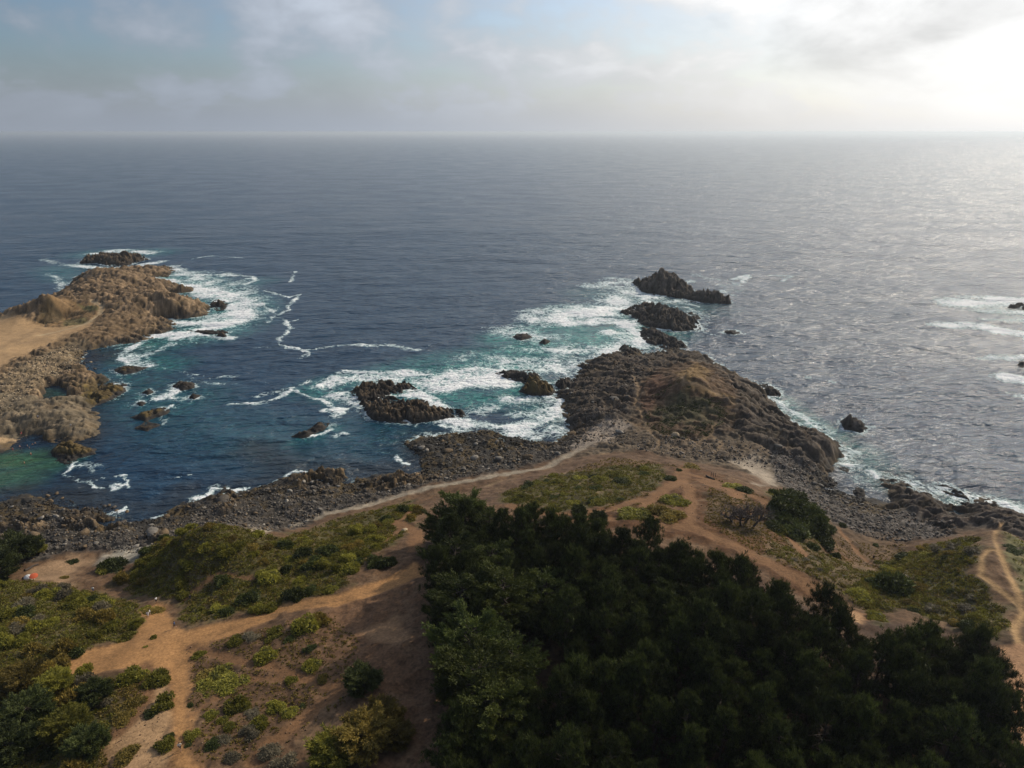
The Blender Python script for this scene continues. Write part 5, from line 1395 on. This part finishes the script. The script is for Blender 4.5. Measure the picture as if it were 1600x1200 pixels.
def person_parts(pose):
    """joints of a 1.72 m figure facing +Y"""
    if pose == 'sit':
        J = dict(pel=(0, 0, .22), ch=(0, .0, .62), nk=(0, .02, .78), hd=(0, .03, .93), ls=(-.18, 0, .70), rs=(.18, 0, .70), le=(-.24, .12, .45), re=(.24, .12, .45), lh=(-.14, .33, .35), rh=(.14, .33, .35),
                 lt=(-.1, 0, .2), rt=(.1, 0, .2), lk=(-.14, .42, .42), rk=(.14, .42, .42), lf=(-.13, .60, .08), rf=(.13, .60, .08), lto=(-.13, .76, .05), rto=(.13, .76, .05))
    else:
        st = .22 if pose == 'walk' else .04
        J = dict(pel=(0, 0, .93), ch=(0, .02, 1.28), nk=(0, .02, 1.46), hd=(0, .05, 1.60), ls=(-.19, 0, 1.40), rs=(.19, 0, 1.40), le=(-.25, -st * .6, 1.12), re=(.25, st * .8, 1.12), lh=(-.26, st * .2, .88), rh=(.26, st * 1.5, .90),
                 lt=(-.1, 0, .9), rt=(.1, 0, .9), lk=(-.11, st * 1.1, .50), rk=(.11, -st * .5, .50), lf=(-.11, st * 1.4, .07), rf=(.11, -st * 1.7, .09), lto=(-.11, st * 1.4 + .16, .04), rto=(.11, -st * 1.7 + .15, .04))
    ks = list(J); E = [('pel', 'ch'), ('ch', 'nk'), ('nk', 'hd'), ('ch', 'ls'), ('ch', 'rs'), ('ls', 'le'), ('le', 'lh'), ('rs', 're'), ('re', 'rh'), ('pel', 'lt'), ('pel', 'rt'), ('lt', 'lk'), ('lk', 'lf'), ('rt', 'rk'), ('rk', 'rf'), ('lf', 'lto'), ('rf', 'rto')]
    rad_ = dict(pel=.13, ch=.14, nk=.06, hd=.10, ls=.07, rs=.07, le=.045, re=.045, lh=.035, rh=.035, lt=.09, rt=.09, lk=.06, rk=.06, lf=.04, rf=.04, lto=.035, rto=.035)
    body = skin_mesh('body', [J[k] for k in ks], [(ks.index(a), ks.index(b_)) for a, b_ in E], [rad_[k] for k in ks])
    def sub(keys, edges, grow, nm_, pts_=None):
        return skin_mesh(nm_, [J[k] for k in keys], [(keys.index(a), keys.index(b_)) for a, b_ in edges], [rad_[k] + grow for k in keys])
    shirt = sub(['pel', 'ch', 'ls', 'rs', 'le', 're'], [('pel', 'ch'), ('ch', 'ls'), ('ch', 'rs'), ('ls', 'le'), ('rs', 're')], .022, 'shirt')
    trousers = sub(['pel', 'lt', 'rt', 'lk', 'rk'], [('pel', 'lt'), ('pel', 'rt'), ('lt', 'lk'), ('rt', 'rk')], .018, 'shorts')
    hx = J['hd']
    hair = IV * np.array([.115, .125, .12]) + np.array([hx[0], hx[1] - .03, hx[2] + .035])
    return body, shirt, trousers, mesh_np('hair', hair, IF)


POSE = {p: person_parts(p) for p in ('walk', 'stand', 'sit')}
MC = {n_: plain('cloth_' + n_, c_, .9, .05) for n_, c_ in dict(white=(.75, .75, .74), black=(.02, .02, .025), red=(.45, .03, .04), navy=(.03, .05, .12), grey=(.25, .25, .26), cream=(.6, .55, .45)).items()}
M_SKIN = plain('skin', (.42, .25, .17), .6, .05); M_HAIR = plain('hair', (.03, .02, .015), .7, .1)


def person(px, py, pose, top, bot, rot, label, group=None, sink=0.0, s_=1.0, z=None):
    q = G([(px, py)])[0]
    zz_ = hgt(q[0], q[1]) if z is None else z
    e = link('person', None, label=label, cat='person', group=group, loc=(q[0], q[1], zz_ - sink), rot=(0, 0, R(rot)), scale=(s_,) * 3)
    for nm_, me_, mt in zip(('body', 'shirt', 'shorts', 'hair'), POSE[pose], (M_SKIN, MC.get(top), MC.get(bot), M_HAIR)):
        if nm_ == 'shirt' and top is None: continue
        m2 = me_.copy(); m2.materials.clear(); m2.materials.append(mt)
        o_ = link(nm_, m2, parent=e)
    return e


person(283, 1178, 'walk', 'cream', 'black', 20, 'person in a pale top walking alone on the main sand track')
person(232, 966, 'stand', 'white', 'white', 200, 'person all in white standing on the sandy knob')
person(235, 962, 'stand', 'white', 'grey', 120, 'person in white shirt and grey shorts close behind the one in white')
person(245, 943, 'stand', 'white', 'black', 60, 'person in white top where the sand meets the shade')
person(298, 940, 'walk', 'black', 'black', 30, 'dark dressed person climbing the small path through scrub')
person(146, 925, 'walk', 'white', 'navy', 0, 'person in a white shirt coming up from the small beach')
person(274, 984, 'walk', 'navy', 'black', 90, 'person in dark clothes in the shadow beside the track')
person(33, 676, 'sit', 'red', 'red', 180, 'person in red sitting on the big slab above the tide pool')
person(60, 655, 'stand', 'white', 'navy', 180, 'person in white on top of the big slab')
person(112, 671, 'stand', 'white', 'grey', 160, 'person in white at the seaward end of the big slab')
person(1364, 876, 'stand', 'black', 'black', 0, 'dark dressed person in the sandy valley by the right ridge')
for px, py, lab in ((20, 703, 'bather at the sandy edge of the tide pool'), (31, 698, 'bather in shallow water beside the pool sand'), (43, 697, 'bather nearest the big slab in the pool, left one'), (46, 700, 'bather just behind the left one under the slab'), (51, 695, 'bather in the pool close under the slab'), (55, 693, 'bather farthest right under the slab'), (48, 709, 'bather in the middle of the tide pool'), (38, 723, 'bather farthest out over the green bottom')):
    q = at(px, py, 0.0)
    e = person(px, py, 'stand', None, 'navy' if px % 2 else 'red', random.uniform(0, 360), lab, 'bathers in the tide pool', z=-1.0 if px > 25 else -.5)
    e.location.x, e.location.y = q

# beach tent / parasols, log, fence, driftwood
def shelter():
    q = G([(44, 903)])[0]
    e = link('beach_tent', None, label='small white dome beach tent with a dark side at the foot of the shore tree', cat='tent', loc=(q[0], q[1], hgt(q[0], q[1])))
    bm = bmesh.new(); bmesh.ops.create_uvsphere(bm, u_segments=12, v_segments=8, radius=1.0)
    bmesh.ops.delete(bm, geom=[v for v in bm.verts if v.co.z < -.02], context='VERTS')
    for v in bm.verts: v.co.x *= 1.25; v.co.z *= 1.15
    me = bpy.data.meshes.new('canopy'); bm.to_mesh(me); bm.free(); me.materials.append(MC['white']); link('canopy', me, parent=e)
    V = [tube([(1.28 * math.cos(a_) * c_, math.sin(a_) * 1.02 * c_, 1.17 * s_) for c_, s_ in [(math.cos(t_), math.sin(t_)) for t_ in np.linspace(0, math.pi, 9)]], [.03] * 9, 4) for a_ in (.6, 2.5)]
    v_, f_ = join(V); link('pole', mesh_np('pole', v_, f_, MC['grey']), parent=e)
    v_ = np.array([(-1.3, -1.0, .02), (-.3, -1.25, .02), (-.2, -.9, .02), (-1.1, -.3, .9)]); link('flap', mesh_np('flap', v_, np.array([(0, 1, 2, 3)]), MC['black']), parent=e)
    q = G([(54, 905)])[0]
    e = link('parasol', None, label='orange parasol tilted beside the white beach tent', cat='parasol', loc=(q[0], q[1], hgt(q[0], q[1])))
    n_ = 10
    V = [(0, 0, 1.9)] + [(1.0 * math.cos(6.2832 * k / n_), 1.0 * math.sin(6.2832 * k / n_), 1.5) for k in range(n_)]
    me = mesh_np('canopy', V, [(0, k + 1, (k + 1) % n_ + 1) for k in range(n_)], plain('orange_cloth', (.48, .09, .03), .85, .05)); link('canopy', me, parent=e, rot=(.25, .2, 0))
    v_, f_ = tube([(0, 0, 0), (0, 0, 1.85)], [.03, .03], 6); link('pole', mesh_np('pole', v_, f_, MC['white']), parent=e)
shelter()


def log(px0, py0, px1, py1, rad_, label, nm_='driftwood_log', cat='log'):
    a_, b_ = G([(px0, py0), (px1, py1)])
    n_ = 7; r = np.random.default_rng(int(px0))
    P_ = [];
    for k in range(n_):
        p = a_ + (b_ - a_) * k / (n_ - 1) + r.normal(size=2) * .08
        P_.append((p[0], p[1], hgt(p[0], p[1]) + rad_ * .7))
    P_ = np.array(P_); o0 = P_[0].copy()
    v_, f_ = tube(P_ - o0, np.linspace(rad_, rad_ * .6, n_), 8)
    link(nm_, mesh_np(nm_, v_, f_, M_BARK, True), label=label, cat=cat, loc=tuple(o0))
log(40, 893, 60, 884, .35, 'dark fallen log lying on the small beach by the tree')
log(1104, 744, 1116, 750, .3, 'dark fallen trunk on the lip of the red clearing')
log(604, 828, 616, 826, .22, 'short pale log on the bare bank left of the cypresses')


def rail():
    """simple post and rail barrier where the coast path leaves the clearing"""
    q = G([(1111, 744), (1118, 745)])
    z0 = hgt(*q[0]); e = link('wooden_rail', None, label='small wooden post and rail barrier beside the coast path', cat='fence', loc=(q[0][0], q[0][1], z0))
    d = q[1] - q[0]
    for k in range(3):
        p = d * k / 2
        v_, f_ = tube([(p[0], p[1], -.2), (p[0], p[1], 1.5)], [.09, .08], 6); link('post', mesh_np('post', v_, f_, M_DEAD), parent=e)
    for hz_ in (.8, 1.35):
        v_, f_ = tube([(0, 0, hz_), (d[0], d[1], hz_ + hgt(*q[1]) - z0)], [.05, .05], 6); link('crossbar', mesh_np('crossbar', v_, f_, M_DEAD), parent=e)
rail()

# ------------------------------------------------------------------ sea air
def haze(density):
    s = 100500.0
    v_ = [(-s, -2000, -4), (s, -2000, -4), (s, s, -4), (-s, s, -4), (-s, -2000, 119), (s, -2000, 119), (s, s, 119), (-s, s, 119)]
    me = bpy.data.meshes.new('haze'); me.from_pydata(v_, [], [(0, 3, 2, 1), (4, 5, 6, 7), (0, 1, 5, 4), (1, 2, 6, 5), (2, 3, 7, 6), (3, 0, 4, 7)])
    m = bpy.data.materials.new('sea_air'); m.use_nodes = True; nt = m.node_tree
    for nd in list(nt.nodes): nt.nodes.remove(nd)
    pv_ = nt.nodes.new('ShaderNodeVolumePrincipled'); pv_.inputs['Density'].default_value = density
    pv_.inputs['Color'].default_value = (.74, .82, .90, 1); pv_.inputs['Anisotropy'].default_value = 0.45
    out = nt.nodes.new('ShaderNodeOutputMaterial'); nt.links.new(pv_.outputs[0], out.inputs['Volume'])
    me.materials.append(m)
    link('haze', me, kind='stuff')
HAZE = 7.0e-5
if HAZE: haze(HAZE)
tot = sum(len(o.data.polygons) for o in col.objects if o.type == 'MESH' and o.data.users == 1)
print('done', len(col.objects), 'unshared faces', tot, round(time.time() - T0, 1))
